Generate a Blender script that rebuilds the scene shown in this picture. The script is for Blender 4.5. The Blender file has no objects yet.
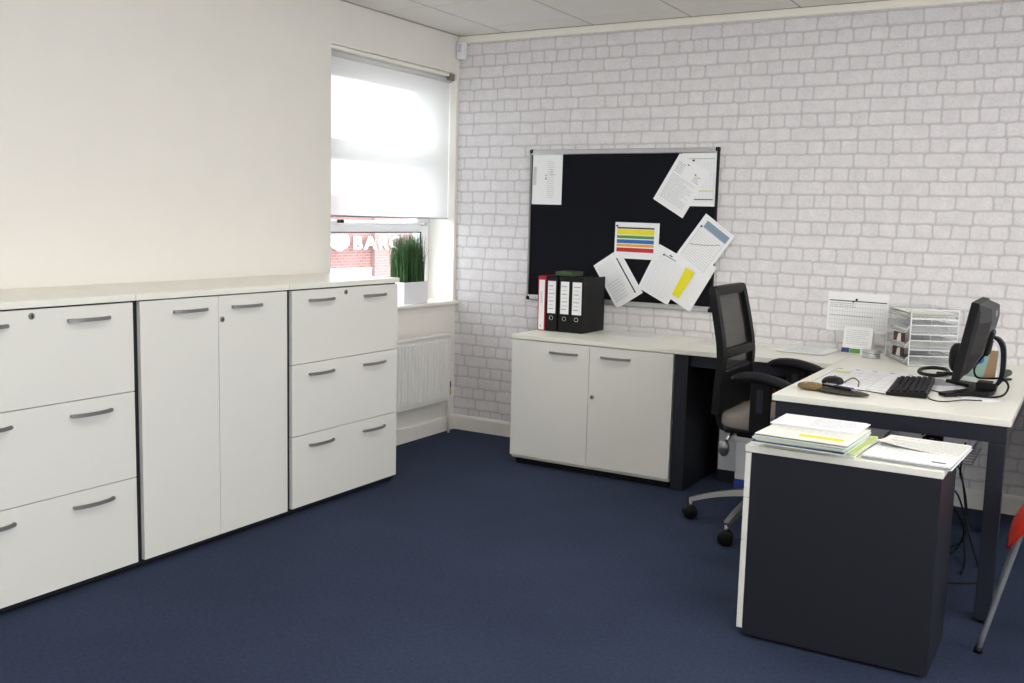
import bpy, bmesh, math, random
from mathutils import Matrix, Vector
random.seed(7)
C = bpy.context.scene.collection
S = bpy.context.scene
PI = math.pi

# ------------------------------------------------------------------ camera, world, light, exposure
F, CAM = 990.58, Vector((3.5989, -5.3682, 1.3867))
YAW, PITCH, ROLL = -.5321, -.1233, .0254
fw = Vector((math.sin(YAW)*math.cos(PITCH), math.cos(YAW)*math.cos(PITCH), math.sin(PITCH)))
rt = Vector((math.cos(YAW), -math.sin(YAW), 0)); up = rt.cross(fw)
r2 = rt*math.cos(ROLL)+up*math.sin(ROLL); u2 = up*math.cos(ROLL)-rt*math.sin(ROLL)
cd = bpy.data.cameras.new('camera'); cam = bpy.data.objects.new('camera', cd); C.objects.link(cam)
cd.sensor_width = 36; cd.lens = 36*F/1024; cd.clip_start = .05; cd.clip_end = 200
mw = Matrix((( r2.x, u2.x, -fw.x, CAM.x), (r2.y, u2.y, -fw.y, CAM.y), (r2.z, u2.z, -fw.z, CAM.z), (0, 0, 0, 1)))
cam.matrix_world = mw
S.camera = cam
w = bpy.data.worlds.new('sky'); S.world = w; w.use_nodes = True
w.node_tree.nodes['Background'].inputs[0].default_value = (.90, .95, 1, 1)
w.node_tree.nodes['Background'].inputs[1].default_value = 3.8
S.view_settings.view_transform = 'Standard'; S.view_settings.look = 'None'
S.view_settings.gamma = 1; S.view_settings.use_curve_mapping = False
S.view_settings.exposure = 0.88
LAMP_STRENGTH = 5.2
XR, YF, HC = 6.2, -8.0, 2.521          # right wall, front wall (behind the camera), ceiling height

def portal(name, loc, rot, sx, sy):
    l = bpy.data.lights.new(name, 'AREA'); l.shape = 'RECTANGLE'; l.size = sx; l.size_y = sy; l.cycles.is_portal = True
    o = bpy.data.objects.new(name, l); C.objects.link(o); o.location = loc; o.rotation_euler = rot
portal('window_portal', (-.27, -.63, 1.57), (0, -PI/2, 0), 1.43, 1.19)
portal('added_window_portal', (XR+.1, -4.7, 1.62), (0, PI/2, 0), 1.55, 5.2)  # portal for the unseen side window added as a daylight source

# ------------------------------------------------------------------ node helpers, materials
def srgb(r, g, b):
    f = lambda c: (c/255/12.92) if c/255 <= .04045 else ((c/255+.055)/1.055)**2.4
    return (f(r), f(g), f(b), 1)
class NT:
    def __init__(s, name):
        s.m = bpy.data.materials.new(name); s.m.use_nodes = True; s.t = s.m.node_tree
        s.b = s.t.nodes['Principled BSDF']; s.out = s.t.nodes['Material Output']
    def n(s, typ, **k):
        x = s.t.nodes.new(typ)
        for a, v in k.items(): setattr(x, a, v)
        return x
    def put(s, sock, v):
        if hasattr(v, 'links') or isinstance(v, bpy.types.NodeSocket): s.t.links.new(v, sock)
        else: sock.default_value = v
    def m_(s, op, a, b=None, c=None, clamp=False):
        x = s.n('ShaderNodeMath', operation=op); x.use_clamp = clamp
        for i, v in enumerate((a, b, c)):
            if v is not None: s.put(x.inputs[i], v)
        return x.outputs[0]
    def mix(s, f, a, b):
        x = s.n('ShaderNodeMix', data_type='RGBA'); s.put(x.inputs[0], f); s.put(x.inputs[6], a); s.put(x.inputs[7], b)
        return x.outputs[2]
    def coord(s): return s.n('ShaderNodeTexCoord').outputs['Object']
    def noise(s, scale, detail=2, vec=None, dim='3D'):
        x = s.n('ShaderNodeTexNoise'); x.inputs['Scale'].default_value = scale; x.inputs['Detail'].default_value = detail
        s.put(x.inputs['Vector'], vec if vec is not None else s.coord()); return x.outputs['Fac']
    def bump(s, h, strength, dist=.002):
        x = s.n('ShaderNodeBump'); x.inputs['Strength'].default_value = strength; x.inputs['Distance'].default_value = dist
        s.put(x.inputs['Height'], h); s.put(s.b.inputs['Normal'], x.outputs[0])
def plain(name, col, rough=.5, metal=0, var=.04, scale=30, bump=0, bscale=200, bd=.001, spec=None, emit=None):
    t = NT(name)
    if isinstance(col, tuple) and len(col) == 3: col = srgb(*col)
    n = t.noise(scale, 3)
    lo = tuple(c*(1-var) for c in col[:3])+(1,); hi = tuple(min(1, c*(1+var)) for c in col[:3])+(1,)
    t.put(t.b.inputs['Base Color'], t.mix(n, lo, hi))
    t.b.inputs['Roughness'].default_value = rough; t.b.inputs['Metallic'].default_value = metal
    if spec is not None: t.b.inputs['Specular IOR Level'].default_value = spec
    if bump: t.bump(t.noise(bscale, 3), bump, bd)
    if emit:
        t.b.inputs['Emission Color'].default_value = emit[0]; t.b.inputs['Emission Strength'].default_value = emit[1]
    return t.m

def brick_paper():
    t = NT('brick_wallpaper'); co = t.coord()
    sx = t.n('ShaderNodeSeparateXYZ'); t.put(sx.inputs[0], co); X, Z = sx.outputs[0], sx.outputs[2]
    n1 = t.noise(16, 5, co); off = t.n('ShaderNodeVectorMath', operation='ADD'); t.put(off.inputs[0], co); off.inputs[1].default_value = (5.3, 2.1, 7.7)
    n2 = t.noise(16, 5, off.outputs[0])
    px = t.m_('ADD', X, t.m_('MULTIPLY', t.m_('SUBTRACT', n1, .5), .022))
    pz = t.m_('ADD', Z, t.m_('MULTIPLY', t.m_('SUBTRACT', n2, .5), .017))
    h = .0705
    q = t.m_('DIVIDE', pz, h); row = t.m_('FLOOR', q); fz = t.m_('SUBTRACT', q, row)
    odd = t.m_('FLOORED_MODULO', row, 2)
    def hash_(a, b):
        v = t.n('ShaderNodeCombineXYZ'); t.put(v.inputs[0], a); t.put(v.inputs[1], b)
        wn = t.n('ShaderNodeTexWhiteNoise', noise_dimensions='2D'); t.put(wn.inputs['Vector'], v.outputs[0]); return wn.outputs['Value']
    W = .172
    xo = t.m_('ADD', px, t.m_('MULTIPLY', hash_(row, 3.7), W))
    cell = t.m_('FLOOR', t.m_('DIVIDE', xo, W))
    hd = t.m_('MULTIPLY', odd, t.m_('LESS_THAN', hash_(row, cell), .86))       # header rows with the odd stretcher
    wd = t.m_('SUBTRACT', W, t.m_('MULTIPLY', hd, W/2))
    fx = t.m_('SUBTRACT', xo, t.m_('MULTIPLY', t.m_('FLOOR', t.m_('DIVIDE', xo, wd)), wd))
    dx = t.m_('MINIMUM', fx, t.m_('SUBTRACT', wd, fx))
    dz = t.m_('MULTIPLY', t.m_('MINIMUM', fz, t.m_('SUBTRACT', 1, fz)), h)
    r = .015
    qx = t.m_('MAXIMUM', t.m_('SUBTRACT', r, dx), 0); qz = t.m_('MAXIMUM', t.m_('SUBTRACT', r, dz), 0)
    d = t.m_('SUBTRACT', r, t.m_('SQRT', t.m_('ADD', t.m_('MULTIPLY', qx, qx), t.m_('MULTIPLY', qz, qz))))
    mr = t.n('ShaderNodeMapRange', interpolation_type='SMOOTHSTEP'); t.put(mr.inputs[0], d)
    mr.inputs[1].default_value = .0005; mr.inputs[2].default_value = .008
    face = mr.outputs[0]
    cellid = t.m_('FLOOR', t.m_('DIVIDE', xo, wd))
    tone = t.m_('MULTIPLY', t.m_('SUBTRACT', hash_(cellid, row), .5), .10)
    grain = t.m_('MULTIPLY', t.m_('SUBTRACT', t.noise(75, 5, co), .5), .9)
    blotch = t.m_('MULTIPLY', t.m_('SUBTRACT', t.noise(16, 3, co), .5), .7)
    v = t.m_('ADD', t.m_('ADD', t.m_('ADD', tone, grain), blotch), .5, clamp=True)
    bc = t.mix(v, srgb(202, 199, 200), srgb(240, 237, 237))
    mc = t.mix(t.noise(40, 3, co), srgb(184, 180, 182), srgb(206, 203, 203))
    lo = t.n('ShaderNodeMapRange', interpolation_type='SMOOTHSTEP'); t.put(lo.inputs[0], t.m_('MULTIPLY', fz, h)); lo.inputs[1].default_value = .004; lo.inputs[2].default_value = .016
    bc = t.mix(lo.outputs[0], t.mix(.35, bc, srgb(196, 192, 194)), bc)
    t.put(t.b.inputs['Base Color'], t.mix(face, mc, bc))
    t.b.inputs['Roughness'].default_value = .75
    t.bump(t.m_('ADD', face, t.m_('MULTIPLY', t.noise(60, 4, co), .4)), .25, .002)
    return t.m
def outside_brick(name, a, b, m):
    t = NT(name); co = t.n('ShaderNodeMapping'); t.put(co.inputs[0], t.coord()); co.inputs['Rotation'].default_value = (PI/2, 0, PI/2)
    cb = t.n('ShaderNodeCombineXYZ'); sx = t.n('ShaderNodeSeparateXYZ'); t.put(sx.inputs[0], t.coord())
    t.put(cb.inputs[0], sx.outputs[1]); t.put(cb.inputs[1], sx.outputs[2])
    k = t.n('ShaderNodeTexBrick'); t.put(k.inputs['Vector'], cb.outputs[0]); k.inputs['Scale'].default_value = 1
    k.inputs['Brick Width'].default_value = .23; k.inputs['Row Height'].default_value = .078; k.inputs['Mortar Size'].default_value = .009
    k.inputs['Color1'].default_value = a; k.inputs['Color2'].default_value = b; k.inputs['Mortar'].default_value = m
    t.put(t.b.inputs['Base Color'], k.outputs[0]); t.b.inputs['Roughness'].default_value = .9; return t.m
def carpet_mat():
    t = NT('navy_carpet'); co = t.coord()
    a = t.noise(260, 4, co); b = t.noise(70, 3, co); c = t.noise(1.3, 3, co)
    v = t.m_('ADD', t.m_('ADD', t.m_('MULTIPLY', a, .6), t.m_('MULTIPLY', b, .55)), t.m_('MULTIPLY', t.m_('SUBTRACT', c, .5), .5), clamp=True)
    t.put(t.b.inputs['Base Color'], t.mix(v, srgb(21, 26, 38), srgb(60, 70, 95)))
    t.b.inputs['Roughness'].default_value = .95; t.b.inputs['Specular IOR Level'].default_value = .15
    t.bump(t.m_('ADD', a, b), .6, .003); return t.m
def mixed(name, build):
    t = NT(name); sh = build(t); t.t.links.new(sh, t.out.inputs['Surface']); return t.m
def blind_fab(t):
    tr = t.n('ShaderNodeBsdfTransparent'); tr.inputs[0].default_value = (1, 1, 1, 1)
    tl = t.n('ShaderNodeBsdfTranslucent'); tl.inputs[0].default_value = srgb(242, 242, 240)
    df = t.n('ShaderNodeBsdfDiffuse'); df.inputs[0].default_value = srgb(228, 228, 228)
    m1 = t.n('ShaderNodeMixShader'); m1.inputs[0].default_value = .5; t.put(m1.inputs[1], df.outputs[0]); t.put(m1.inputs[2], tl.outputs[0])
    m2 = t.n('ShaderNodeMixShader'); m2.inputs[0].default_value = .36; t.put(m2.inputs[1], m1.outputs[0]); t.put(m2.inputs[2], tr.outputs[0])
    return m2.outputs[0]
def see_through(alpha, col, rough=.05, glossy=True):
    def f(t):
        tr = t.n('ShaderNodeBsdfTransparent')
        g = t.n('ShaderNodeBsdfGlossy' if glossy else 'ShaderNodeBsdfDiffuse'); g.inputs[0].default_value = col
        g.inputs['Roughness'].default_value = rough
        m = t.n('ShaderNodeMixShader'); m.inputs[0].default_value = alpha
        t.put(m.inputs[1], tr.outputs[0]); t.put(m.inputs[2], g.outputs[0]); return m.outputs[0]
    return f
def acrylic(t):
    tr = t.n('ShaderNodeBsdfTransparent'); tr.inputs[0].default_value = (.96, .97, .97, 1)
    g = t.n('ShaderNodeBsdfGlossy'); g.inputs['Roughness'].default_value = .12
    d = t.n('ShaderNodeBsdfDiffuse'); d.inputs[0].default_value = srgb(232, 232, 232)
    m0 = t.n('ShaderNodeMixShader'); m0.inputs[0].default_value = .4; t.put(m0.inputs[1], d.outputs[0]); t.put(m0.inputs[2], g.outputs[0])
    m = t.n('ShaderNodeMixShader'); m.inputs[0].default_value = .26; t.put(m.inputs[1], tr.outputs[0]); t.put(m.inputs[2], m0.outputs[0]); return m.outputs[0]
def back_net(t):
    w1 = t.n('ShaderNodeTexWave', bands_direction='Z'); w1.inputs['Scale'].default_value = 90; t.put(w1.inputs['Vector'], t.coord())
    tr = t.n('ShaderNodeBsdfTransparent'); d = t.n('ShaderNodeBsdfDiffuse'); d.inputs[0].default_value = srgb(72, 70, 68)
    f = t.m_('ADD', t.m_('MULTIPLY', w1.outputs['Fac'], .18), .56)
    m = t.n('ShaderNodeMixShader'); t.put(m.inputs[0], f); t.put(m.inputs[1], tr.outputs[0]); t.put(m.inputs[2], d.outputs[0]); return m.outputs[0]

M = dict(
    wall=plain('cream_wallpaper', (235, 230, 222), .8, var=.02, scale=6, bump=.15, bscale=300),
    white_wall=plain('plain_wall', (226, 222, 216), .8, var=.02, scale=4),
    reveal=plain('white_reveal_paint', (244, 241, 233), .6, var=.01),
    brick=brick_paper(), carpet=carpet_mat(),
    tile=plain('ceiling_tile', (233, 230, 223), .9, var=.03, scale=150, bump=.4, bscale=400),
    grid=plain('ceiling_grid_metal', (168, 164, 156), .5, var=.02),
    trim=plain('gloss_white_paint', (238, 234, 226), .35, var=.02),
    coving=plain('cream_edge_trim', (242, 238, 226), .5, var=.02),
    upvc=plain('white_window_plastic', (250, 250, 250), .3, var=.01),
    glass=mixed('window_glass', see_through(.06, (1, 1, 1, 1), .02)),
    blind=mixed('roller_blind_fabric', blind_fab),
    melamine=plain('white_melamine', (227, 225, 217), .38, var=.015, scale=90),
    top=plain('cream_white_worktop', (236, 234, 222), .35, var=.015, scale=90),
    anth=plain('anthracite_board', (31, 33, 40), .5, spec=.3, var=.08, scale=60),
    anth_metal=plain('anthracite_steel', (34, 37, 47), .45, spec=.35, var=.05),
    black=plain('black_plastic', (10, 10, 12), .5, var=.1, spec=.25),
    softblack=plain('soft_black_rubber', (13, 13, 15), .65, var=.1, spec=.25, bump=.1),
    blackfelt=plain('black_felt', (25, 26, 31), .95, var=.15, scale=200, bump=.3, bscale=500, spec=.1),
    steel=plain('brushed_steel', (150, 150, 150), .28, .9, var=.06, scale=80),
    handle=plain('gunmetal_handle', (138, 137, 134), .38, .5, var=.06, scale=80),
    silver=plain('silver_aluminium', (196, 198, 200), .3, .8, var=.03),
    chrome=plain('polished_chrome', (205, 205, 208), .12, 1, var=.02),
    rad=plain('radiator_enamel', (232, 230, 224), .35, var=.01),
    pot=plain('white_ceramic', (236, 236, 238), .25, var=.01),
    soil=plain('dark_soil', (40, 34, 26), .95, var=.3),
    paper=plain('white_paper', (240, 240, 240), .8, var=.015, scale=40),
    paper2=plain('offwhite_paper', (238, 236, 226), .8, var=.02, scale=40),
    greenpaper=plain('pale_green_paper', (214, 226, 208), .8, var=.03),
    lime=plain('lime_paper', (214, 224, 150), .8, var=.03),
    ink=plain('grey_print', (150, 152, 158), .8), darkink=plain('black_print', (44, 44, 50), .8), paleink=plain('pale_print', (202, 204, 208), .8),
    yellow=plain('yellow_print', (236, 224, 44), .7), green=plain('green_print', (84, 150, 66), .7), blue=plain('blue_print', (42, 110, 190), .7),
    orange=plain('orange_print', (232, 170, 62), .7), red=plain('red_print', (196, 48, 40), .7), bluegrey=plain('bluegrey_print', (132, 152, 172), .7),
    navyprint=plain('navy_print', (46, 66, 120), .7), teal=plain('teal_print', (140, 168, 160), .7), brown=plain('brown_card', (150, 122, 92), .7),
    binder=plain('black_binder_card', (20, 19, 20), .55, spec=.25, var=.15, scale=50), redcard=plain('crimson_card', (176, 24, 44), .45),
    darkgreen=plain('dark_green_card', (62, 82, 50), .6),
    seatfab=plain('taupe_seat_fabric', (138, 131, 127), .95, var=.25, scale=220, bump=.4, bscale=500, spec=.1),
    net=mixed('back_netting', back_net),
    acryl=mixed('clear_acrylic', acrylic),
    redplastic=plain('red_polypropylene', (206, 44, 22), .4, var=.04),
    greysteel=plain('grey_tube_steel', (138, 140, 144), .35, .4),
    olive=plain('olive_leather', (52, 48, 34), .5, var=.15), tan=plain('tan_leather', (112, 90, 54), .5, var=.15),
    gold=plain('brass_stud', (220, 190, 130), .25, 1), purple=plain('purple_pen', (56, 44, 96), .4),
    kraft=plain('kraft_board', (176, 132, 52), .8, var=.06), bluebox=plain('blue_card', (34, 58, 140), .6), boxwhite=plain('white_box_card', (206, 208, 212), .7),
    darkbrown=plain('maroon_card', (82, 48, 44), .7), outwhite=plain('outdoor_white', (240, 240, 240), .6), ground=plain('asphalt', (120, 120, 120), .9),
    lamp=plain('lamp_diffuser', (250, 250, 250), .5, emit=((1, .975, .94, 1), LAMP_STRENGTH)),
    brickout=outside_brick('street_brick', srgb(128, 90, 86), srgb(118, 80, 76), srgb(146, 122, 116)),
    brickout2=outside_brick('pale_street_brick', srgb(140, 114, 110), srgb(134, 106, 102), srgb(150, 132, 128)),
)
def grassmat():
    t = NT('grass_blades'); n = t.noise(60, 2)
    t.put(t.b.inputs['Base Color'], t.mix(n, srgb(12, 40, 20), srgb(74, 124, 58))); t.b.inputs['Roughness'].default_value = .45; return t.m
M['grass'] = grassmat()

# ------------------------------------------------------------------ mesh helpers
class MB:
    def __init__(s): s.bm = bmesh.new(); s.mats = []; s.smooth = False
    def mi(s, mat):
        if mat is None: return 0
        if mat not in s.mats: s.mats.append(mat)
        return s.mats.index(mat)
    def _add(s, tb, mat, mtx=None, smooth=False):
        i = s.mi(mat)
        if mtx is not None: bmesh.ops.transform(tb, matrix=mtx, verts=tb.verts)
        vm = {v: s.bm.verts.new(v.co) for v in tb.verts}
        for f in tb.faces:
            try: nf = s.bm.faces.new([vm[v] for v in f.verts])
            except ValueError: continue
            nf.material_index = i; nf.smooth = smooth
        tb.free(); return s
    def box(s, a, b, mat=None, bev=0, seg=2, mtx=None, smooth=False):
        tb = bmesh.new(); bmesh.ops.create_cube(tb, size=1)
        for v in tb.verts:
            for k in range(3): v.co[k] = (a[k]+b[k])/2+v.co[k]*(b[k]-a[k])
        if bev: bmesh.ops.bevel(tb, geom=list(tb.edges), offset=min(bev, .49*min(abs(b[k]-a[k]) for k in range(3))), segments=seg, profile=.5, affect='EDGES')
        return s._add(tb, mat, mtx, smooth)
    def sweep(s, pts, sec, mat=None, closed=False, mtx=None, smooth=True, upv=None, caps=True, scales=None):
        """sec: list of (a,b) section points in the frame (side, up)"""
        tb = bmesh.new(); P = [Vector(p) for p in pts]; n = len(P); rings = []; prev = None
        for i, p in enumerate(P):
            if closed: t = (P[(i+1) % n]-P[i-1]).normalized()
            else: t = (P[min(i+1, n-1)]-P[max(i-1, 0)]).normalized()
            if upv is not None: u = Vector(upv)
            else: u = prev if prev is not None else (Vector((0, 0, 1)) if abs(t.z) < .9 else Vector((1, 0, 0)))
            sd = t.cross(u)
            if sd.length < 1e-5: sd = t.orthogonal()
            sd.normalize(); u = sd.cross(t).normalized(); prev = u
            k = scales[i] if scales else 1
            rings.append([tb.verts.new(p+sd*a*k+u*b*k) for a, b in sec])
        m = len(sec)
        for i in range(n if closed else n-1):
            A, B = rings[i], rings[(i+1) % n]
            for j in range(m): tb.faces.new((A[j], A[(j+1) % m], B[(j+1) % m], B[j]))
        if caps and not closed: tb.faces.new(rings[0][::-1]); tb.faces.new(rings[-1])
        bmesh.ops.recalc_face_normals(tb, faces=tb.faces)
        return s._add(tb, mat, mtx, smooth)
    def tube(s, pts, r, mat=None, n=10, closed=False, mtx=None, scales=None):
        return s.sweep(pts, [(r*math.cos(2*PI*k/n), r*math.sin(2*PI*k/n)) for k in range(n)], mat, closed, mtx, True, None, True, scales)
    def lathe(s, c, prof, mat=None, n=24, axis='z', mtx=None, smooth=True):
        tb = bmesh.new(); rings = []
        for r, h in prof:
            rings.append([tb.verts.new((max(r, 1e-5)*math.cos(2*PI*k/n), max(r, 1e-5)*math.sin(2*PI*k/n), h)) for k in range(n)])
        for A, B in zip(rings, rings[1:]):
            for j in range(n): tb.faces.new((A[j], A[(j+1) % n], B[(j+1) % n], B[j]))
        tb.faces.new(rings[0][::-1]); tb.faces.new(rings[-1])
        R = {'z': Matrix(), 'x': Matrix.Rotation(PI/2, 4, 'Y'), 'y': Matrix.Rotation(-PI/2, 4, 'X')}[axis]
        mm = Matrix.Translation(c) @ R
        if mtx is not None: mm = mtx @ mm
        bmesh.ops.recalc_face_normals(tb, faces=tb.faces)
        return s._add(tb, mat, mm, smooth)
    def prism(s, poly, h0, h1, mat=None, plane='xy', mtx=None, bev=0, smooth=False):
        tb = bmesh.new()
        f = {'xy': lambda a, b, h: (a, b, h), 'xz': lambda a, b, h: (a, h, b), 'yz': lambda a, b, h: (h, a, b)}[plane]
        A = [tb.verts.new(f(a, b, h0)) for a, b in poly]; B = [tb.verts.new(f(a, b, h1)) for a, b in poly]; n = len(poly)
        tb.faces.new(A[::-1]); tb.faces.new(B)
        for i in range(n): tb.faces.new((A[i], A[(i+1) % n], B[(i+1) % n], B[i]))
        bmesh.ops.recalc_face_normals(tb, faces=tb.faces)
        if bev: bmesh.ops.bevel(tb, geom=list(tb.edges), offset=bev, segments=2, profile=.5, affect='EDGES')
        return s._add(tb, mat, mtx, smooth)
    def ell(s, c, r, mat=None, mtx=None, n=20, p=1.0):
        tb = bmesh.new(); bmesh.ops.create_uvsphere(tb, u_segments=n, v_segments=n//2+2, radius=1)
        for v in tb.verts:
            for k in range(3):
                q = v.co[k]; v.co[k] = c[k]+r[k]*math.copysign(abs(q)**p, q)
        return s._add(tb, mat, mtx, True)
    def build(s, name, mat=None, parent=None):
        me = bpy.data.meshes.new(name); s.bm.normal_update(); s.bm.to_mesh(me); s.bm.free()
        ml = s.mats if s.mats else []
        if mat is not None and not ml: ml = [mat]
        for x in ml: me.materials.append(x)
        o = bpy.data.objects.new(name, me); C.objects.link(o)
        if parent is not None:
            o.parent = parent
            if parent.type == 'EMPTY' and parent.parent is None: o.matrix_parent_inverse = parent_mtx[parent.name].inverted()
        return o
parent_mtx = {}
def tag(o, label, cat, group=None, kind=None):
    o['label'] = label; o['category'] = cat
    if group: o['group'] = group
    if kind: o['kind'] = kind
    return o
def thing(name, label, cat, loc=(0, 0, 0), group=None):
    o = bpy.data.objects.new(name, None); C.objects.link(o); o.location = loc; o.empty_display_size = .1
    parent_mtx[o.name] = Matrix.Translation(loc)
    return tag(o, label, cat, group)
def struct(o): o['kind'] = 'structure'; return o
def struct_empty(name, loc):
    o = bpy.data.objects.new(name, None); C.objects.link(o); o.location = loc; parent_mtx[o.name] = Matrix.Translation(loc); o['kind'] = 'structure'; return o
RZ = lambda a: Matrix.Rotation(a, 4, 'Z')
T = Matrix.Translation

# ------------------------------------------------------------------ room shell
WY0, WY1, WZ0, WZ1 = -1.223, -.022, .851, 2.29            # left window opening
struct(MB().box((-.3, YF, -.1), (XR, 0, 0)).build('floor', M['carpet']))
m = MB()
m.box((-.32, YF, 0), (0, WY0, HC)); m.box((-.32, WY0, 0), (0, WY1, WZ0-.022)); m.box((-.32, WY0, WZ1), (0, WY1, HC)); m.box((-.32, WY1, 0), (0, .0, HC))
struct(m.build('wall_left', M['wall']))
m = MB()
m.box((-.20, WY0, WZ0), (-.001, WY0+.004, WZ1)); m.box((-.20, WY1-.004, WZ0), (-.001, WY1, WZ1)); m.box((-.20, WY0+.004, WZ1-.004), (-.001, WY1-.004, WZ1))
struct(m.build('trim_1', M['reveal']))
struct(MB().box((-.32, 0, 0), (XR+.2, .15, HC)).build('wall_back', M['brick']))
m = MB()
m.box((XR, YF, 0), (XR+.2, -7.3, HC)); m.box((XR, -2.1, 0), (XR+.2, 0, HC)); m.box((XR, -7.3, 0), (XR+.2, -2.1, .85)); m.box((XR, -7.3, 2.4), (XR+.2, -2.1, HC))
struct(m.build('wall_right', M['white_wall']))
struct(MB().box((-.32, YF-.2, 0), (XR+.2, YF, HC)).build('wall_front', M['white_wall']))
# ceiling: tiles with the grid lines of a 600 mm suspended ceiling
m = MB(); m.box((-.32, YF-.2, HC+.012), (XR+.2, .15, HC+.1))
xs = [0]+[.341+.6*k for k in range(10)]+[XR]
ys = [0]+[-.225-.6*k for k in range(13)]+[YF]
lamps = {(i, j) for i in (3, 6, 9) for j in (3, 6, 9, 12)}
for i in range(len(xs)-1):
    for j in range(len(ys)-1):
        if (i, j) in lamps: continue
        m.box((xs[i]+.006, ys[j+1]+.006, HC-.001), (xs[i+1]-.006, ys[j]-.006, HC+.014), bev=.002, seg=1)
struct(m.build('ceiling', M['tile']))
m = MB()
for x in xs[1:-1]: m.box((x-.0075, YF, HC+.002), (x+.0075, 0, HC+.006))
for y in ys[1:-1]: m.box((0, y-.0075, HC+.0022), (XR, y+.0075, HC+.0062))
m.box((0, -.02, HC-.003), (XR, 0, HC+.004)); m.box((0, YF, HC-.003), (.02, 0, HC+.004))
struct(m.build('trim_2', M['grid']))
struct(MB().box((0, -.018, HC-.045), (XR, 0, HC-.004), bev=.004).build('trim_3', M['coving']))
for k, (i, j) in enumerate(sorted(lamps)):
    x0, x1, y1, y0 = xs[i], xs[i+1], ys[j], ys[j+1]
    t = thing('ceiling_light', 'square ceiling light panel, '+{3: 'first', 6: 'second', 9: 'third', 12: 'fourth'}[j]+' row from the brick wall, '+{3: 'left', 6: 'middle', 9: 'right'}[i]+' column', 'ceiling light', ((x0+x1)/2, (y0+y1)/2, HC), 'surface-mounted ceiling light panels')
    m = MB(); e = .02
    for a, b in (((x0, y0), (x1, y0+e)), ((x0, y1-e), (x1, y1)), ((x0, y0+e), (x0+e, y1-e)), ((x1-e, y0+e), (x1, y1-e))):
        m.box((a[0]+.001, a[1]+.001, HC-.052), (b[0]-.001, b[1]-.001, HC-.044)); m.box((a[0]+.001, a[1]+.001, HC-.003), (b[0]-.001, b[1]-.001, HC+.01))
    m.build('frame', M['upvc'], t)
    MB().box((x0+.012, y0+.012, HC-.05), (x1-.012, y1-.012, HC-.0035)).build('diffuser', M['lamp'], t)  # dropped below the tiles so its glowing sides brighten the ceiling
# skirting
def skirt(pts, inward, name):
    prof = [(0, 0), (.016, 0), (.016, .082), (.010, .094), (0, .096)]
    (x0, y0), (x1, y1) = pts; m = MB(); nx, ny = inward
    tb = bmesh.new(); A = [tb.verts.new((x0+nx*a, y0+ny*a, b)) for a, b in prof]; B = [tb.verts.new((x1+nx*a, y1+ny*a, b)) for a, b in prof]
    tb.faces.new(A[::-1]); tb.faces.new(B)
    for i in range(5): tb.faces.new((A[i], A[(i+1) % 5], B[(i+1) % 5], B[i]))
    bmesh.ops.recalc_face_normals(tb, faces=tb.faces); m._add(tb, None)
    return struct(m.build(name, M['trim']))
skirt([(0, YF), (0, 0)], (1, 0), 'baseboard_left'); skirt([(0, 0), (XR, 0)], (0, -1), 'baseboard_back')
skirt([(XR, YF), (XR, 0)], (-1, 0), 'baseboard_right'); skirt([(0, YF), (XR, YF)], (0, 1), 'baseboard_front')

# window in the left wall
win = struct_empty('window_1', (-.23, -.62, .85))
m = MB(); xa, xb = -.26, -.2
y0, y1 = WY0, WY1; fj = .10
def fr(a0, a1, z0, z1, bev=.006, x0=xa, x1=xb): m.box((x0, a0, z0), (x1, a1, z1), bev=bev)
fr(y0, y0+.09, .852, WZ1-.001); fr(-.125, y1-.001, .852, WZ1-.001)
fr(y0+.09, -.125, 2.215, WZ1-.001); fr(y0+.09, -.125, .852, .90)
fr(y0+.09, -.125, 1.745, 1.80); fr(y0+.09, -.125, 1.285, 1.335)
m.build('window_frame', M['upvc'], win)
for nm, z0, z1 in (('top', 1.80, 2.215), ('mid', 1.335, 1.745)):
    m = MB(); w_ = .045; a0, a1 = y0+.09, -.125
    for q in (((a0, z0), (a0+w_, z1)), ((a1-w_, z0), (a1, z1)), ((a0+w_, z0), (a1-w_, z0+.02)), ((a0+w_, z1-w_), (a1-w_, z1))):
        m.box((-.25, q[0][0]+.001, q[0][1]+.001), (-.192, q[1][0]-.001, q[1][1]-.001), bev=.004)
    s = m.build('sash', M['upvc'], win)
    MB().box((-.232, a0+w_, z0+.015), (-.226, a1-w_, z1-w_)).build('pane', M['glass'], s)
MB().box((-.232, y0+.09, .90), (-.226, -.125, 1.285)).build('pane', M['glass'], win)
m = MB(); m.box((-.196, -1.131, 1.281), (-.190, -.125, 1.287), M['darkink']); m.box((-.196, -.129, .90), (-.190, -.123, 1.287), M['darkink']); m.build('glazing_gasket', None, win)
m = MB(); m.tube([(-.17, -.945, 1.338), (-.17, -.115, 1.338)], .006, M['upvc']); m.box((-.19, -.13, 1.325), (-.16, -.10, 1.352), M['silver'], bev=.004); m.box((-.19, -.95, 1.338), (-.155, -.925, 1.358), M['black'], bev=.004)
m.build('window_stay', None, win)
m = MB(); m.box((-.2, WY0-.012, WZ0-.022), (.032, -.002, WZ0), bev=.007); m.build('window_sill', M['trim'], win)
# unseen window added in the right wall to let in more daylight
win_added = struct_empty('window_added', (XR, -4.6, .85)); m = MB()
for y in (-7.3, -6.02, -4.73, -3.44, -2.16): m.box((XR+.05, y, .85), (XR+.11, y+.06, 2.4), bev=.005)
for z in (.85, 2.34): m.box((XR+.05, -7.24, z), (XR+.11, -2.16, z+.06), bev=.005)
m.build('window_frame', M['upvc'], win_added); MB().box((XR+.07, -7.25, .9), (XR+.076, -2.15, 2.35)).build('pane', M['glass'], win_added)
MB().box((XR-.03, -7.32, .828), (XR+.05, -2.08, .85), bev=.006).build('window_sill', M['trim'], win_added)

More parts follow.
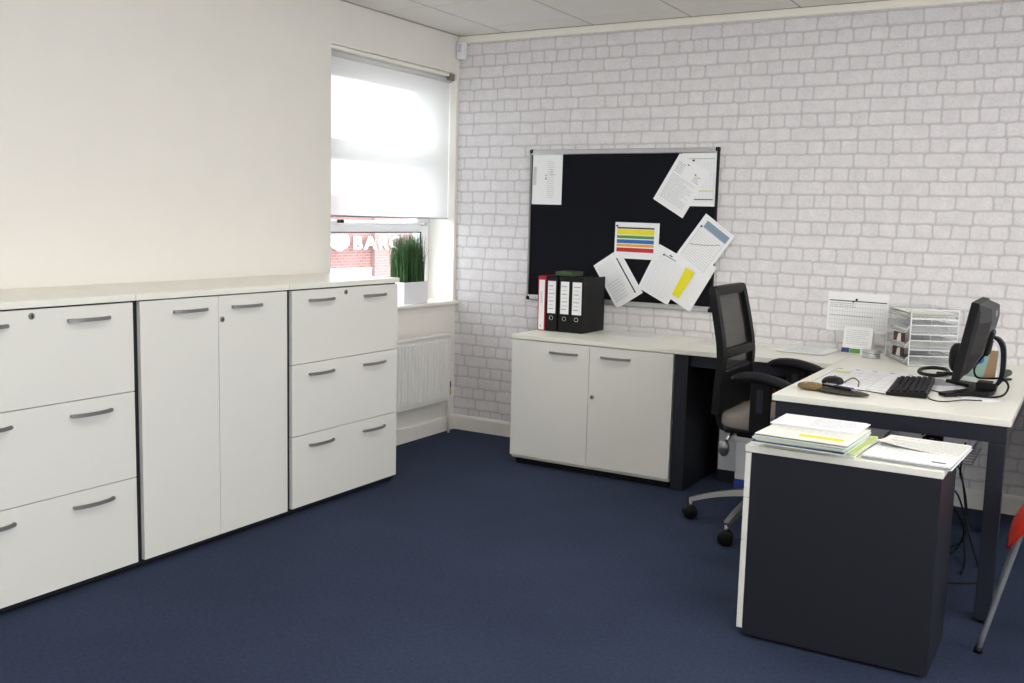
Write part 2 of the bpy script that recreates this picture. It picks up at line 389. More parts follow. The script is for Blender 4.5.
# ------------------------------------------------------------------ street seen through the window
st = thing('street_building', 'red brick building with white sign lettering seen through the window', 'building', (-16, 16, -6))
MB().box((-20, 4, -6), (-14.02, 30, 1.9)).build('facade', M['brickout'], st)
MB().box((-14.02, 16.66, -6), (-13.9, 22, 1.9)).build('brick_pier', M['brickout2'], st)
MB().box((-14.02, 14.0, -3.2), (-13.95, 16.6, -.06), bev=.02).build('white_window_panel', M['outwhite'], st)
sg = None
def letter(ch, ya, yb, z0, z1):
    cu = bpy.data.curves.new('letter', 'FONT'); cu.body = ch; cu.extrude = .02; cu.offset = .012; cu.size = 1
    tmp = bpy.data.objects.new('tmp', cu); C.objects.link(tmp); dg = bpy.context.evaluated_depsgraph_get(); dg.update()
    me = bpy.data.meshes.new_from_object(tmp.evaluated_get(dg)); bpy.data.objects.remove(tmp)
    xs_ = [v.co.x for v in me.vertices]; ys_ = [v.co.y for v in me.vertices]
    for v in me.vertices:
        X = (v.co.x-min(xs_))/(max(xs_)-min(xs_)); Y = (v.co.y-min(ys_))/(max(ys_)-min(ys_))
        v.co = Vector((-13.86+v.co.z, ya+(yb-ya)*X, z0+(z1-z0)*Y))
    me.materials.clear(); me.materials.append(M['outwhite'])
    o = bpy.data.objects.new('sign_letter', me); C.objects.link(o); o.parent = st; o.matrix_parent_inverse = parent_mtx[st.name].inverted()
for ch, a, b in (('B', 15.71, 16.03), ('A', 16.13, 16.68), ('R', 16.80, 17.20), ('C', 17.28, 17.74)): letter(ch, a, b, .44, .81)
# spread-wing bird emblem
def ctr(y, z): return (15.18+y*.35, .635+z*.225)
half = [(0, .55), (.08, .60), (.14, .86), (.24, .98), (.30, .72), (.26, .44), (.40, .52), (.52, .98), (.64, .62), (.80, .86), (.82, .50), (.98, .56), (.92, .22), (1.0, .1), (.88, -.1), (.92, -.3), (.76, -.36), (.74, -.56), (.56, -.52), (.50, -.74), (.34, -.66), (.22, -.86), (.12, -.80), (0, -1)]
poly = [ctr(a, b) for a, b in half]+[ctr(-a, b) for a, b in half[-2:0:-1]]
MB().prism(poly, -14.02, -13.86, plane='yz').build('sign_emblem', M['outwhite'], st)
struct(MB().box((-60, -30, -6.2), (-.4, 60, -6)).build('floor_street', M['ground']))

# ------------------------------------------------------------------ roller blind
t = thing('roller_blind', 'white roller blind pulled two thirds down the window', 'blind', (-.05, -.63, 2.28))
m = MB(); m.box((-.075, -1.217, 2.262), (-.004, -.10, 2.284), bev=.006); m.build('headrail', M['coving'], t)
m = MB(); m.box((-.078, -.098, 2.24), (-.006, -.04, 2.284), bev=.004); m.build('end_bracket', M['handle'], t)
m = MB(); m.tube([(-.04, -1.212, 2.245), (-.04, -.035, 2.245)], .014); m.build('roller_tube', M['blind'], t)
MB().box((-.0506, -1.21, 1.38), (-.0500, -.032, 2.262)).build('fabric', M['blind'], t)
MB().box((-.055, -1.21, 1.372), (-.046, -.032, 1.382), bev=.002).build('bottom_bar', M['silver'], t)

# ------------------------------------------------------------------ radiator
t = thing('radiator', 'white panel radiator below the window sill', 'radiator', (.06, -.75, .2))
ry0, ry1, rz0, rz1 = -1.255, -.19, .222, .645; m = MB()
prof = []; n_ = int((ry1-ry0-.04)/.0333); y = ry0+.02
m.box((.045, ry0, rz0), (.085, ry1, rz1), bev=.006)
for k in range(n_):
    yc = ry0+.035+k*.0333
    m.prism([(yc-.013, .084), (yc-.009, .097), (yc+.009, .097), (yc+.013, .084)], rz0+.03, rz1-.03, plane='xy', mtx=Matrix(((0, 1, 0, 0), (1, 0, 0, 0), (0, 0, 1, 0), (0, 0, 0, 1))))
m.build('panel', M['rad'], t)
m = MB(); m.box((.02, ry0-.002, rz1-.004), (.100, ry1+.002, rz1+.010), bev=.004)
for k in range(28):
    yc = ry0+.03+k*.037
    m.box((.035, yc, rz1+.0095), (.085, yc+.02, rz1+.0115), M['ink'])
m.mats.insert(0, M['rad']) if False else None
g = m.build('top_grille', None, t); g.data.materials.clear(); g.data.materials.append(M['rad']); 
MB().box((.022, ry1-.002, rz0+.01), (.098, ry1+.004, rz1), bev=.003).build('end_cover', M['rad'], t)
for yy in (-.45, -1.1): MB().box((.002, yy-.02, .35), (.046, yy+.02, .6)).build('wall_bracket', M['rad'], t)
m = MB(); m.tube([(.055, -.135, .0), (.055, -.135, .29)], .0085, M['rad']); m.build('supply_pipe', None, t)
m = MB(); m.tube([(.055, -.20, .262), (.055, -.135, .262)], .009, M['gold']); m.lathe((.055, -.135, .25), [(.012, 0), (.015, .008), (.015, .03), (.010, .045)], M['gold']); m.lathe((.055, -.135, .295), [(.012, 0), (.014, .01), (.012, .04), (.004, .045)], M['black'])
m.build('valve', None, t)

# ------------------------------------------------------------------ storage units
def bow(p, L, axis, out, parent, mat='handle'):
    """bow handle: centre p on the face, along axis, bulging along out"""
    a, o = Vector(axis), Vector(out); n = 12; m = MB(); pts = []
    for i in range(n+1):
        s = i/n*2-1; d = .016*(1-abs(s)**2.6)+.008
        pts.append(Vector(p)+a*(s*L/2)+o*d)
    m.sweep(pts, [(-.003, -.0065), (.003, -.0065), (.003, .0065), (-.003, .0065)], upv=(0, 0, 1), smooth=False)
    for s in (-1, 1):
        q = Vector(p)+a*(s*L/2*.965)
        m.tube([q-o*.0, q+o*.012], .006, n=8)
    return m.build('handle', M[mat], parent)
def lock(p, out, parent):
    ax = 'x' if abs(out[0]) else 'y'; sgn = 1 if (out[0] or out[1]) > 0 else -1
    m = MB(); m.lathe(p, [(.0115, 0), (.0115, .003*sgn), (.009, .0045*sgn), (.004, .0045*sgn), (.004, .002*sgn)] if ax == 'x' else [(.0115, 0), (.0115, .003*sgn), (.009, .0045*sgn)], M['handle'], n=18, axis=ax)
    q = Vector(p)+Vector(out)*.005; m.box(q-Vector((.0015, .0015, .006)), q+Vector((.0015, .0015, .006)), M['black'])
    return m.build('lock', None, parent)
D = .50
def tall(y0, y1, kind, label, name):
    t = thing(name, label, 'cabinet', (.25, (y0+y1)/2, 0), 'tall white office storage units')
    m = MB(); m.box((.004, y0+.001, .012), (D-.02, y1-.001, 1.046)); m.build('carcass', M['anth'], t)
    MB().box((.03, y0+.004, 0), (D-.035, y1-.004, .012)).build('plinth', M['black'], t)
    MB().box((.004, y0+.001, 1.046), (D+.004, y1+(.006 if y1 > -1.5 else -.001), 1.070), bev=.002).build('worktop', M['top'], t)
    a, b = y0+.018, y1-(.003 if y1 > -1.5 else .012)
    if kind == 'drawers':
        zs = [.032, .370, .703, 1.041]; nm = 'drawer'
        yc = (y0+y1)/2
        for k in range(3):
            f = MB().box((D-.0195, a, zs[k]+.0015), (D, b, zs[k+1]-.0015), bev=.0012).build('drawer', M['melamine'], t)
            zz = {0: .315, 1: .650, 2: .992}[k]
            for s in (-.197, .197): bow((D, yc+s+.010, zz), .168, (0, 1, 0), (1, 0, 0), f)
            if k == 2: lock((D, yc-.013, 1.018), (1, 0, 0), f)
    else:
        yc = -2.489
        for k, (c0, c1, hy) in enumerate(((a, yc-.0015, -2.645), (yc+.0015, b, -2.34))):
            f = MB().box((D-.0195, c0, .032), (D, c1, 1.041), bev=.0012).build('door', M['melamine'], t)
            bow((D, hy+.008, .992), .166, (0, 1, 0), (1, 0, 0), f)
            if k: lock((D, c0+.018, .944), (1, 0, 0), f)
    return t
tall(-3.716, -2.896, 'drawers', 'white three-drawer filing cabinet at the left edge of the row', 'filing_cabinet')
tall(-2.895, -2.076, 'doors', 'tall white two-door storage cupboard between two drawer cabinets', 'storage_cupboard')
tall(-2.075, -1.274, 'drawers', 'white three-drawer filing cabinet nearest the window and radiator', 'filing_cabinet')

# low cupboard by the notice board
E_ = -.589
t = thing('low_cupboard', 'low white two-door cupboard under the black notice board', 'cabinet', (1.27, -.3, 0))
MB().box((.79, E_+.02, .035), (1.75, -.005, .718)).build('carcass', M['melamine'], t)
MB().box((.81, E_+.035, 0), (1.74, -.02, .035)).build('plinth', M['black'], t)
MB().box((.785, E_-.003, .719), (1.754, -.004, .743), bev=.002).build('worktop', M['top'], t)
for k, (a, b, hx) in enumerate(((.788, 1.2705, 1.117), (1.2735, 1.752, 1.428))):
    f = MB().box((a, E_, .052), (b, E_+.019, .714), bev=.0012).build('door', M['melamine'], t)
    bow((hx, E_, .661), .168, (1, 0, 0), (0, -1, 0), f)
    if k: lock((1.296, E_, .439), (0, -1, 0), f)

# ------------------------------------------------------------------ desks
ZD = .743
t = thing('wall_desk', 'white topped desk with dark legs along the brick wall behind the chair', 'desk', (2.15, -.3, 0))
MB().box((1.756, E_-.003, .718), (2.553, -.004, ZD), bev=.002).build('worktop', M['top'], t)
MB().box((1.762, E_+.004, .0), (1.832, -.03, .717), bev=.002).build('panel_leg', M['anth'], t)
m = MB(); m.box((1.833, E_+.03, .655), (2.54, E_+.055, .717), bev=.002); m.build('apron', M['anth_metal'], t)
MB().box((1.834, -.075, .05), (2.54, -.055, .70), bev=.001).build('modesty_panel', M['anth'], t)

t = thing('office_desk', 'white topped desk with grey steel frame carrying the monitor and keyboard', 'desk', (2.97, -.8, 0))
bx0, bx1, by0 = 2.556, 3.385, -1.612
MB().box((bx0, by0, .718), (bx1, -.004, ZD), bev=.002).build('worktop', M['top'], t)
m = MB()
m.box((bx0+.012, by0+.012, .655), (bx1-.012, by0+.042, .717), bev=.002)
m.box((bx0+.012, by0+.043, .655), (bx0+.042, -.05, .717), bev=.002); m.box((bx1-.042, by0+.043, .655), (bx1-.012, -.05, .717), bev=.002)
m.build('frame_rail', M['anth_metal'], t)
for x, y in ((bx0+.012, by0+.012), (bx1-.067, by0+.012), (bx0+.012, -.5), (3.235, -.46)):
    l = MB().box((x, y, .012), (x+.055, y+.055, .654), bev=.003).build('leg', M['anth_metal'], t)
    MB().lathe((x+.0275, y+.0275, 0), [(.018, 0), (.018, .012)], M['black']).build('foot', None, l)
# wire basket for the cables under the desk
m = MB()
for k in range(7):
    y = -1.45+k*.05; m.tube([(2.95, y, .60), (2.95, y, .535), (3.26, y, .535), (3.26, y, .60)], .0022, n=6)
for x in (2.95, 3.03, 3.11, 3.19, 3.26): m.tube([(x, -1.46, .537), (x, -1.14, .537)], .0022, n=6)
for x in (2.95, 3.26):
    m.tube([(x, -1.46, .60), (x, -1.14, .60)], .003, n=6)
    m.tube([(x, -1.3, .60), (x, -1.3, .717)], .003, n=6)
m.build('cable_basket', M['steel'], t)

t = thing('corner_desk', 'dark panel leg and end of a further desk behind the red chair', 'desk', (3.9, -.25, 0))
MB().box((3.425, -.40, .718), (4.7, -.005, ZD), bev=.002).build('worktop', M['top'], t)
MB().box((3.44, -.38, 0), (3.50, -.03, .717), bev=.002).build('panel_leg', M['anth'], t)
MB().box((4.62, -.38, 0), (4.68, -.03, .717), bev=.002).build('panel_leg', M['anth'], t)

# pedestal in front of the desk
t = thing('drawer_pedestal', 'dark grey desk-height pedestal with white drawer fronts and white top', 'drawer unit', (2.94, -1.95, 0))
px0, px1, py0, py1 = 2.64, 3.245, -2.192, -1.82
MB().box((px0+.021, py0, .012), (px1, py1, .640), bev=.0015).build('carcass', M['anth'], t)
MB().box((px0+.05, py0+.02, 0), (px1-.02, py1-.02, .012)).build('plinth', M['black'], t)
MB().box((px0-.001, py0-.003, .640), (px1+.004, py1+.002, .663), bev=.002).build('worktop', M['top'], t)
zs = [.030, .337, .484, .638]
for k in range(3):
    f = MB().box((px0, py0+.001, zs[k]+.001), (px0+.020, py1-.001, zs[k+1]-.001), bev=.0015).build('drawer', M['melamine'], t)
    bow((px0, (py0+py1)/2, zs[k+1]-.055), .176, (0, 1, 0), (-1, 0, 0), f)

# ------------------------------------------------------------------ papers
def sheet(name, label, cat, w_, h_, mtx, prints=(), paper='paper', th=.0006, group=None, curl=0):
    """sheet in its own xy plane (z up = printed side), centred"""
    m = MB(); nx, ny = (8, 8) if curl else (1, 1)
    tb = bmesh.new(); 
    def zf(x, y): return curl*max(0, (x/w_+.5)*.5+(y/h_+.5)*.5-.55)**2
    top = [[tb.verts.new((-w_/2+w_*i/nx, -h_/2+h_*j/ny, th+zf(-w_/2+w_*i/nx, -h_/2+h_*j/ny))) for i in range(nx+1)] for j in range(ny+1)]
    bot = [[tb.verts.new((v.co.x, v.co.y, v.co.z-th)) for v in r] for r in top]
    for j in range(ny):
        for i in range(nx):
            tb.faces.new((top[j][i], top[j][i+1], top[j+1][i+1], top[j+1][i])); tb.faces.new((bot[j][i], bot[j+1][i], bot[j+1][i+1], bot[j][i+1]))
    edge = [(0, i) for i in range(nx)]+[(j, nx) for j in range(ny)]+[(ny, i) for i in range(nx, 0, -1)]+[(j, 0) for j in range(ny, 0, -1)]
    for a, b in zip(edge, edge[1:]+edge[:1]):
        tb.faces.new((top[a[0]][a[1]], bot[a[0]][a[1]], bot[b[0]][b[1]], top[b[0]][b[1]]))
    m._add(tb, M[paper], mtx)
    for (x0, y0, x1, y1, mat) in prints:
        if curl: z = th+zf((x0+x1)/2, (y0+y1)/2)+.0006
        else: z = th+.0002
        m.box((x0, y0, z-.0001), (x1, y1, z+.0002), M[mat], mtx=mtx)
    o = m.build(name)
    return tag(o, label, cat, group)
def lines(x0, x1, y0, y1, pitch, mat='ink', th=.0016, words=True, seed=1, fill=.95):
    R = random.Random(seed); out = []; y = y1
    while y > y0:
        x = x0
        if not words: out.append((x0, y-th, x1, y, mat))
        else:
            end = x0+(x1-x0)*(fill if R.random() > .25 else R.uniform(.4, .9))
            while x < end:
                L = R.uniform(.008, .03); out.append((x, y-th, min(end, x+L), y, mat)); x += L+.003
        y -= pitch
    return out
def on_wall(cx, cz, ang, y):      # printed side faces -y
    return T((cx, y, cz)) @ Matrix.Rotation(-math.radians(ang), 4, 'Y') @ Matrix.Rotation(PI/2, 4, 'X')
def grid_(x0, x1, y0, y1, nx, ny, mat='paleink', th=.0009):
    return [(x0+(x1-x0)*i/nx, y0, x0+(x1-x0)*i/nx+th, y1, mat) for i in range(nx+1)]+[(x0, y0+(y1-y0)*j/ny, x1, y0+(y1-y0)*j/ny+th, mat) for j in range(ny+1)]

# notice board
t = thing('notice_board', 'wide black felt notice board with aluminium frame on the brick wall', 'notice board', (1.146, 0, .89))
nx0, nx1, nz0, nz1 = .547, 1.745, .893, 1.807
MB().box((nx0+.01, -.016, nz0+.01), (nx1-.01, -.002, nz1-.01)).build('felt_panel', M['blackfelt'], t)
for z in (nz0, nz1-.030): MB().box((nx0+.008, -.024, z), (nx1-.008, -.001, z+.030), bev=.005).build('frame_rail', M['silver'], t)
for x in (nx0, nx1-.012): MB().box((x, -.024, nz0+.002), (x+.012, -.001, nz1-.002), bev=.003).build('frame_rail', M['handle' if x == nx0 else 'black'], t)
for x in (nx0-.002, nx1-.022):
    for z in (nz0-.002, nz1-.022): MB().box((x, -.026, z), (x+.024, 0, z+.024), bev=.005).build('corner_cap', M['black'], t)
yb = -.0175
sheet('pinned_sheet', 'white printed sheet alone in the top left corner of the notice board', 'paper', .205, .30, on_wall(.668, 1.628, -.4, yb),
      lines(-.0, .05, -.11, .11, .012, 'paleink', .003, seed=3)+lines(.02, .06, .02, .06, .014, 'ink', .003, seed=4)+[(-.012, .02, -.006, .028, 'darkink'), (-.012, .0, -.006, .012, 'darkink')]+[(-.098, -.035, -.075, .075, 'paleink')])
sheet('pinned_sheet', 'gridded table sheet pinned straight in the top right corner of the board', 'paper', .207, .294, on_wall(1.630, 1.629, 0, yb),
      grid_(-.09, .09, -.12, .11, 9, 18)+[(-.09, .115, .09, .118, 'ink'), (-.09, -.065, .09, -.060, 'yellow'), (-.09, -.112, .09, -.107, 'darkink')])
sheet('pinned_sheet', 'tilted white letter overlapping the gridded sheet at the top right of the board', 'paper', .212, .297, on_wall(1.532, 1.595, -30.4, yb-.002),
      lines(-.085, .085, -.115, .035, .0085, 'ink', .0014, seed=5)+lines(-.085, -.035, .05, .11, .011, 'ink', .0025, seed=6)+lines(.04, .085, .055, .09, .011, 'ink', .003, seed=8)+[(-.03, .115, -.018, .121, 'darkink'), (.035, .09, .045, .096, 'darkink')])
s5 = sheet('pinned_sheet', 'tilted sheet with a thick black vertical line, lowest left on the board', 'paper', .192, .297, on_wall(1.166, 1.050, 33.3, -.0262),
      lines(-.08, .035, -.12, .12, .009, 'paleink', .0022, seed=9)+lines(-.08, .02, -.12, -.0, .018, 'ink', .0014, seed=19)+[(.052, -.125, .060, .14, 'darkink')])
sheet('pinned_sheet', 'tilted sheet of faint lines between the black-lined sheet and the yellow note', 'paper', .21, .285, on_wall(1.452, 1.090, -26, -.0274),
      grid_(-.085, .085, -.12, .09, 7, 20)+[(-.05, .10, .03, .106, 'ink'), (-.02, .112, .0, .119, 'darkink')])
sheet('pinned_sheet', 'tilted mostly blank sheet poking out lowest right on the board', 'paper', .213, .297, on_wall(1.599, 1.068, -29.6, -.0252),
      lines(-.07, .07, .05, .12, .014, 'paleink', .002, seed=12))
sheet('pinned_sheet', 'tilted graph sheet with a blue-grey header overhanging the right edge of the board', 'paper', .21, .285, on_wall(1.692, 1.266, -35.5, -.0290),
      grid_(-.085, .085, -.125, .07, 1, 15, 'ink', .0012)+[(-.072, .075, .088, .118, 'bluegrey')]+[(-.075+k*.006, -.045+.0032*k+.00004*k*k, -.068+k*.006, -.0415+.0032*k+.00004*k*k, 'brown') for k in range(24)])
sheet('pinned_sheet', 'landscape chart with yellow, green, blue, orange and red bands on the board', 'paper', .277, .21, on_wall(1.277, 1.277, -.5, -.0290),
      [(-.125, .068, .108, .077, 'darkink'), (-.125, .034, .108, .065, 'yellow'), (-.125, .012, .108, .028, 'green'), (-.125, -.016, .108, .006, 'blue'), (-.125, -.036, .108, -.020, 'orange'), (-.125, -.066, .108, -.042, 'red'), (-.125, .028, .108, .032, 'paleink')])
nt = MB(); mt = on_wall(1.571, 1.047, -27, -.0300); nt.prism([(-.026, -.088), (.022, -.088), (.034, .088), (-.028, .088)], 0, .0008, M['yellow'], mtx=mt)
tag(nt.build('yellow_note'), 'long yellow paper note pinned over the lowest right sheets', 'note')
def pin(x, z, y, label):
    m = MB(); m.lathe((x, y, z), [(.0055, 0), (.0055, -.002), (.003, -.003), (.003, -.007), (.005, -.008), (.005, -.010)], M['darkink'], n=12, axis='y')
    tag(m.build('push_pin'), label, 'pin', 'black push pins on the notice board')
pin(1.668, 1.372, -.0298, 'black push pin holding the overhanging graph sheet'); pin(1.452, 1.205, -.0282, 'black push pin at the top of the faintly lined sheet')
pin(1.600, 1.735, yb-.003, 'black push pin at the top of the tilted white letter'); pin(1.153, 1.362, -.0298, 'black push pin at the top left of the colour banded chart')

# things on the wall
m = MB(); m.box((.004, -.052, 2.372), (.062, -.002, 2.482), M['pot'], bev=.012, seg=3); 
t = thing('alarm_sensor', 'small white motion sensor in the corner near the ceiling', 'sensor', (.03, -.02, 2.37))
m.build('housing', None, t)
m = MB(); 
for z in (2.455, 2.443, 2.431, 2.419): m.box((.020, -.0535, z), (.046, -.051, z+.005), M['bluegrey'])
m.build('lens', None, t)
sheet('wall_planner', 'white year planner sheet on the brick wall above the letter trays', 'paper', .305, .205, on_wall(2.53, .945, -.5, -.002),
      [(-.145, .055, .145, .060, 'darkink'), (-.14, -.022, .08, -.018, 'ink')]+grid_(-.14, .14, -.085, .045, 22, 6, 'paleink', .0018)+lines(-.14, .0, .025, .045, .009, 'ink', .002, seed=22))
m = MB(); m.lathe((2.524, -.004, 1.012), [(.006, 0), (.006, -.004), (.003, -.010)], M['black'], axis='y'); m.lathe((2.508, -.004, 1.000), [(.004, 0), (.004, -.004), (.003, -.007)], M['black'], axis='y')
tag(m.build('hanging_hook'), 'small black hook above the year planner', 'hook')

# ------------------------------------------------------------------ ring binders
def binder(x0, x1, yf, label, red=False, tilt=0):
    t = thing('ring_binder', label, 'binder', ((x0+x1)/2, -.17, ZD), 'ring binders on the low cupboard')
    h = .318; yb_ = yf+.285; z0 = ZD+.0005; mt = 'redcard' if red else 'binder'
    m = MB()
    m.box((x0, yf, z0), (x0+.0025, yb_, z0+h)); m.box((x1-.0025, yf, z0), (x1, yb_, z0+h)); m.box((x0+.0025, yf, z0), (x1-.0025, yf+.0028, z0+h))
    m.build('cover', M[mt], t)
    MB().box((x0+.006, yf+.02, z0+.006), (x1-.010, yb_-.012, z0+h-.018)).build('pages', M['paper2'] if not red else M['paper'], t)
    m = MB()
    if red:
        m.box((x0+.006, yf-.0008, z0+.006), (x1-.006, yf+.0001, z0+h-.022), M['paper'])
        for k in range(6): m.box((x0+.016, yf-.0011, z0+.16+k*.012), (x1-.018, yf-.0004, z0+.167+k*.012), M['paleink'])
        m.box((x0+.018, yf-.0011, z0+.024), (x0+.023, yf-.0004, z0+.032), M['red'])
    else:
        m.box((x0+.010, yf-.0008, z0+.105), (x1-.010, yf+.0001, z0+.292), M['paper'])
        R = random.Random(x0)
        for k in range(7): m.box((x0+.018, yf-.0011, z0+.13+k*.022), (x1-.018-R.random()*.012, yf-.0004, z0+.134+k*.022), M['paleink' if k % 2 else 'ink'])
    m.build('spine_label', None, t)
    if not red:
        m = MB(); xc = (x0+x1)/2; ring = [(xc+.0115*math.cos(a), yf-.0015, z0+.078+.0115*math.sin(a)) for a in [2*PI*k/20 for k in range(20)]]
        m.tube(ring, .0022, M['chrome'], n=6, closed=True); m.lathe((xc, yf-.0001, z0+.078), [(.0095, 0), (.0095, -.0006)], M['black'], axis='y')
        m.build('finger_ring', None, t)
    return t
binder(.797, .846, -.322, 'slim crimson binder with a full white spine, leftmost of the binders', True)
binder(.849, .921, -.318, 'black ring binder with white spine label beside the crimson binder')
binder(.934, 1.008, -.320, 'black ring binder second from the right of the binder row')
binder(1.011, 1.090, -.322, 'black ring binder at the right end of the binder row')
m = MB(); m.box((.86, -.235, ZD+.3192), (.975, -.10, ZD+.345), bev=.003)
tag(m.build('green_book', M['darkgreen']), 'small dark green book lying on top of the black binders', 'book')

# papers lying on the wall desk
def pile(name, label, cx, cy, z, w_, h_, ang, n, mats=('paper', 'paper2'), seed=1, pr=(), th=.0007, jit=.006, cat='papers', curl=0):
    R = random.Random(seed); t = thing(name, label, cat, (cx, cy, z))
    for k in range(n):
        a = math.radians(ang+R.uniform(-2.5, 2.5)); mt = T((cx+R.uniform(-jit, jit), cy+R.uniform(-jit, jit), z+.0004+k*(th+.0004))) @ RZ(a)
        o = sheet('sheet', '', '', w_, h_, mt, pr if k == n-1 else (), mats[k % len(mats)], th, curl=curl if k == n-1 else 0)
        del o['label']; del o['category']
        o.parent = t; o.matrix_parent_inverse = parent_mtx[t.name].inverted()
    return t
L1 = lines(-.13, .13, -.08, .08, .011, 'paleink', .002, seed=31)
pile('loose_papers', 'flat overlapping white papers right of the black binders on the low cupboard', 1.38, -.19, ZD, .297, .21, 4, 3, seed=2, pr=L1, jit=.03)
pile('loose_papers', 'small heap of white papers on the wall desk left of the chair back', 1.86, -.19, ZD, .297, .21, -8, 4, seed=3, pr=L1, jit=.014)
pile('loose_papers', 'white papers on the wall desk just right of the chair back', 2.08, -.21, ZD, .12, .21, -10, 2, seed=4, pr=lines(-.04, .04, -.08, .08, .012, 'paleink', .002, seed=5))
pile('loose_papers', 'thin stack of white papers on the desk before the year planner', 2.335, -.18, ZD, .24, .30, -4, 5, seed=5, pr=lines(-.09, .09, -.12, .12, .011, 'paleink', .002, seed=6))

# desk calendar card
t = thing('desk_calendar', 'small white standing calendar card with blue and green base strip', 'calendar', (2.56, -.11, ZD))
mt = T((2.56, -.12, ZD+.001)) @ RZ(math.radians(-6)) @ Matrix.Rotation(math.radians(-12), 4, 'X')
m = MB(); m.box((-.073, -.001, 0), (.073, .001, .135), M['paper'], mtx=mt)
for (a, b, c, d, mm) in lines(-.06, .06, .045, .12, .010, 'paleink', .003, seed=41): m.box((a, -.0016, b), (c, -.0008, d), M[mm], mtx=mt)
m.build('front_card', None, t)
m = MB(); m.box((-.075, -.002, .002), (-.035, -.0009, .026), M['navyprint'], mtx=mt); m.box((-.034, -.002, .002), (.02, -.0009, .024), M['green'], mtx=mt); m.build('logo_strip', None, t)
m = MB(); m.box((-.073, .066, .0), (.073, .068, .12), M['paper2'], mtx=T((2.56, -.12, ZD+.001)) @ RZ(math.radians(-6)) @ Matrix.Rotation(math.radians(14), 4, 'X')); m.build('rear_card', None, t)
# tin
t = thing('round_tin', 'low round silver tin beside the standing calendar card', 'tin', (2.655, -.235, ZD))
m = MB(); m.lathe((2.655, -.235, ZD), [(.040, 0), (.042, .002), (.042, .022), (.040, .024)], M['silver'], n=32); m.build('body', None, t)
m = MB(); m.lathe((2.655, -.235, ZD+.0245), [(.043, 0), (.043, .012), (.040, .0145), (.0, .0145)], M['silver'], n=32); m.build('lid', None, t)

# ------------------------------------------------------------------ letter trays
t = thing('letter_tray_stack', 'stack of four clear plastic letter trays holding papers', 'letter tray', (2.9, -.25, ZD))
A = math.radians(27); TR = T((2.86, -.425, ZD)) @ RZ(A)     # local: x to the right along the long side, y back
LX, LY = .22, .35
for k in range(4):
    z = .004+k*.073; m = MB()
    m.box((0, 0, z), (LX, LY, z+.0025), mtx=TR)
    for a, b in (((0, 0), (LX, .0025)), ((0, LY-.0025), (LX, LY)), ((LX-.0025, 0), (LX, LY))): m.box((a[0], a[1], z), (b[0], b[1], z+.045), mtx=TR)
    # front lip with a dip
    m.prism([(0.0, z), (LY, z), (LY, z+.045), (LY*.78, z+.012), (LY*.22, z+.012), (0, z+.045)], 0, .0025, plane='yz', mtx=TR)
    tr = m.build('tray', M['acryl'], t)
    MB().box((0, -.001, z+.043), (LX, .0035, z+.0475), mtx=TR).build('top_rail', M['pot'], tr); m = MB(); m.box((0, -.001, z-.001), (LX, .0035, z+.0035), mtx=TR)
    for p in ((-.001, -.001), (-.001, LY-.003), (LX-.003, -.001), (LX-.003, LY-.003)):
        MB().box((p[0], p[1], z+.002), (p[0]+.0045, p[1]+.0045, z+.073 if k < 3 else z+.048), mtx=TR).build('corner_post', M['pot'], tr)
    if k < 3: m.sweep([TR @ Vector((.001, 0, z+.045)), TR @ Vector((.001, .07, z+.004))], [(-.002, -.002), (.002, -.002), (.002, .002), (-.002, .002)], smooth=False)
    m.build('edge_rib', M['pot'], tr)
def tray_paper(k, mats, label, seed, dx=0, dz=.004, n=6):
    R = random.Random(seed); z = .004+k*.073+dz; m = MB()
    for j in range(n):
        mm = M[mats[j % len(mats)]]; a = TR @ T((.11+dx+R.uniform(-.006, .006), .165+R.uniform(-.006, .006), z+j*.0024)) @ RZ(R.uniform(-.04, .04))
        m.box((-.10, -.158, 0), (.10, .158, .0020), mm, mtx=a)
    tag(m.build('paper_stack'), label, 'papers', 'papers in the letter trays')
tray_paper(0, ['paper2', 'ink', 'paper'], 'papers in the bottom clear letter tray', 1, n=5)
tray_paper(1, ['paper', 'paper2', 'bluegrey'], 'papers in the second lowest clear letter tray', 2, n=5)
tray_paper(2, ['paper2', 'paper', 'ink'], 'papers in the third clear letter tray, below the top one', 3, n=5)
tray_paper(3, ['paper', 'paper', 'navyprint', 'lime', 'paper2'], 'papers with navy and lime edges in the topmost clear tray', 4, n=10)
for z, lab in ((.085, 'brown and cream patterned card standing in the second letter tray'), (.012, 'brown and cream patterned card standing in the bottom letter tray')):
    m = MB(); a = TR @ T((.02, .30, z)) @ RZ(-PI/2+.1)
    m.box((0, 0, 0), (.13, .002, .052), M['darkbrown'], mtx=a); m.prism([(.04, .004), (.09, .004), (.085, .05), (.055, .046)], -.001, 0, M['paper2'], plane='xz', mtx=a)
    tag(m.build('picture_card'), lab, 'card')

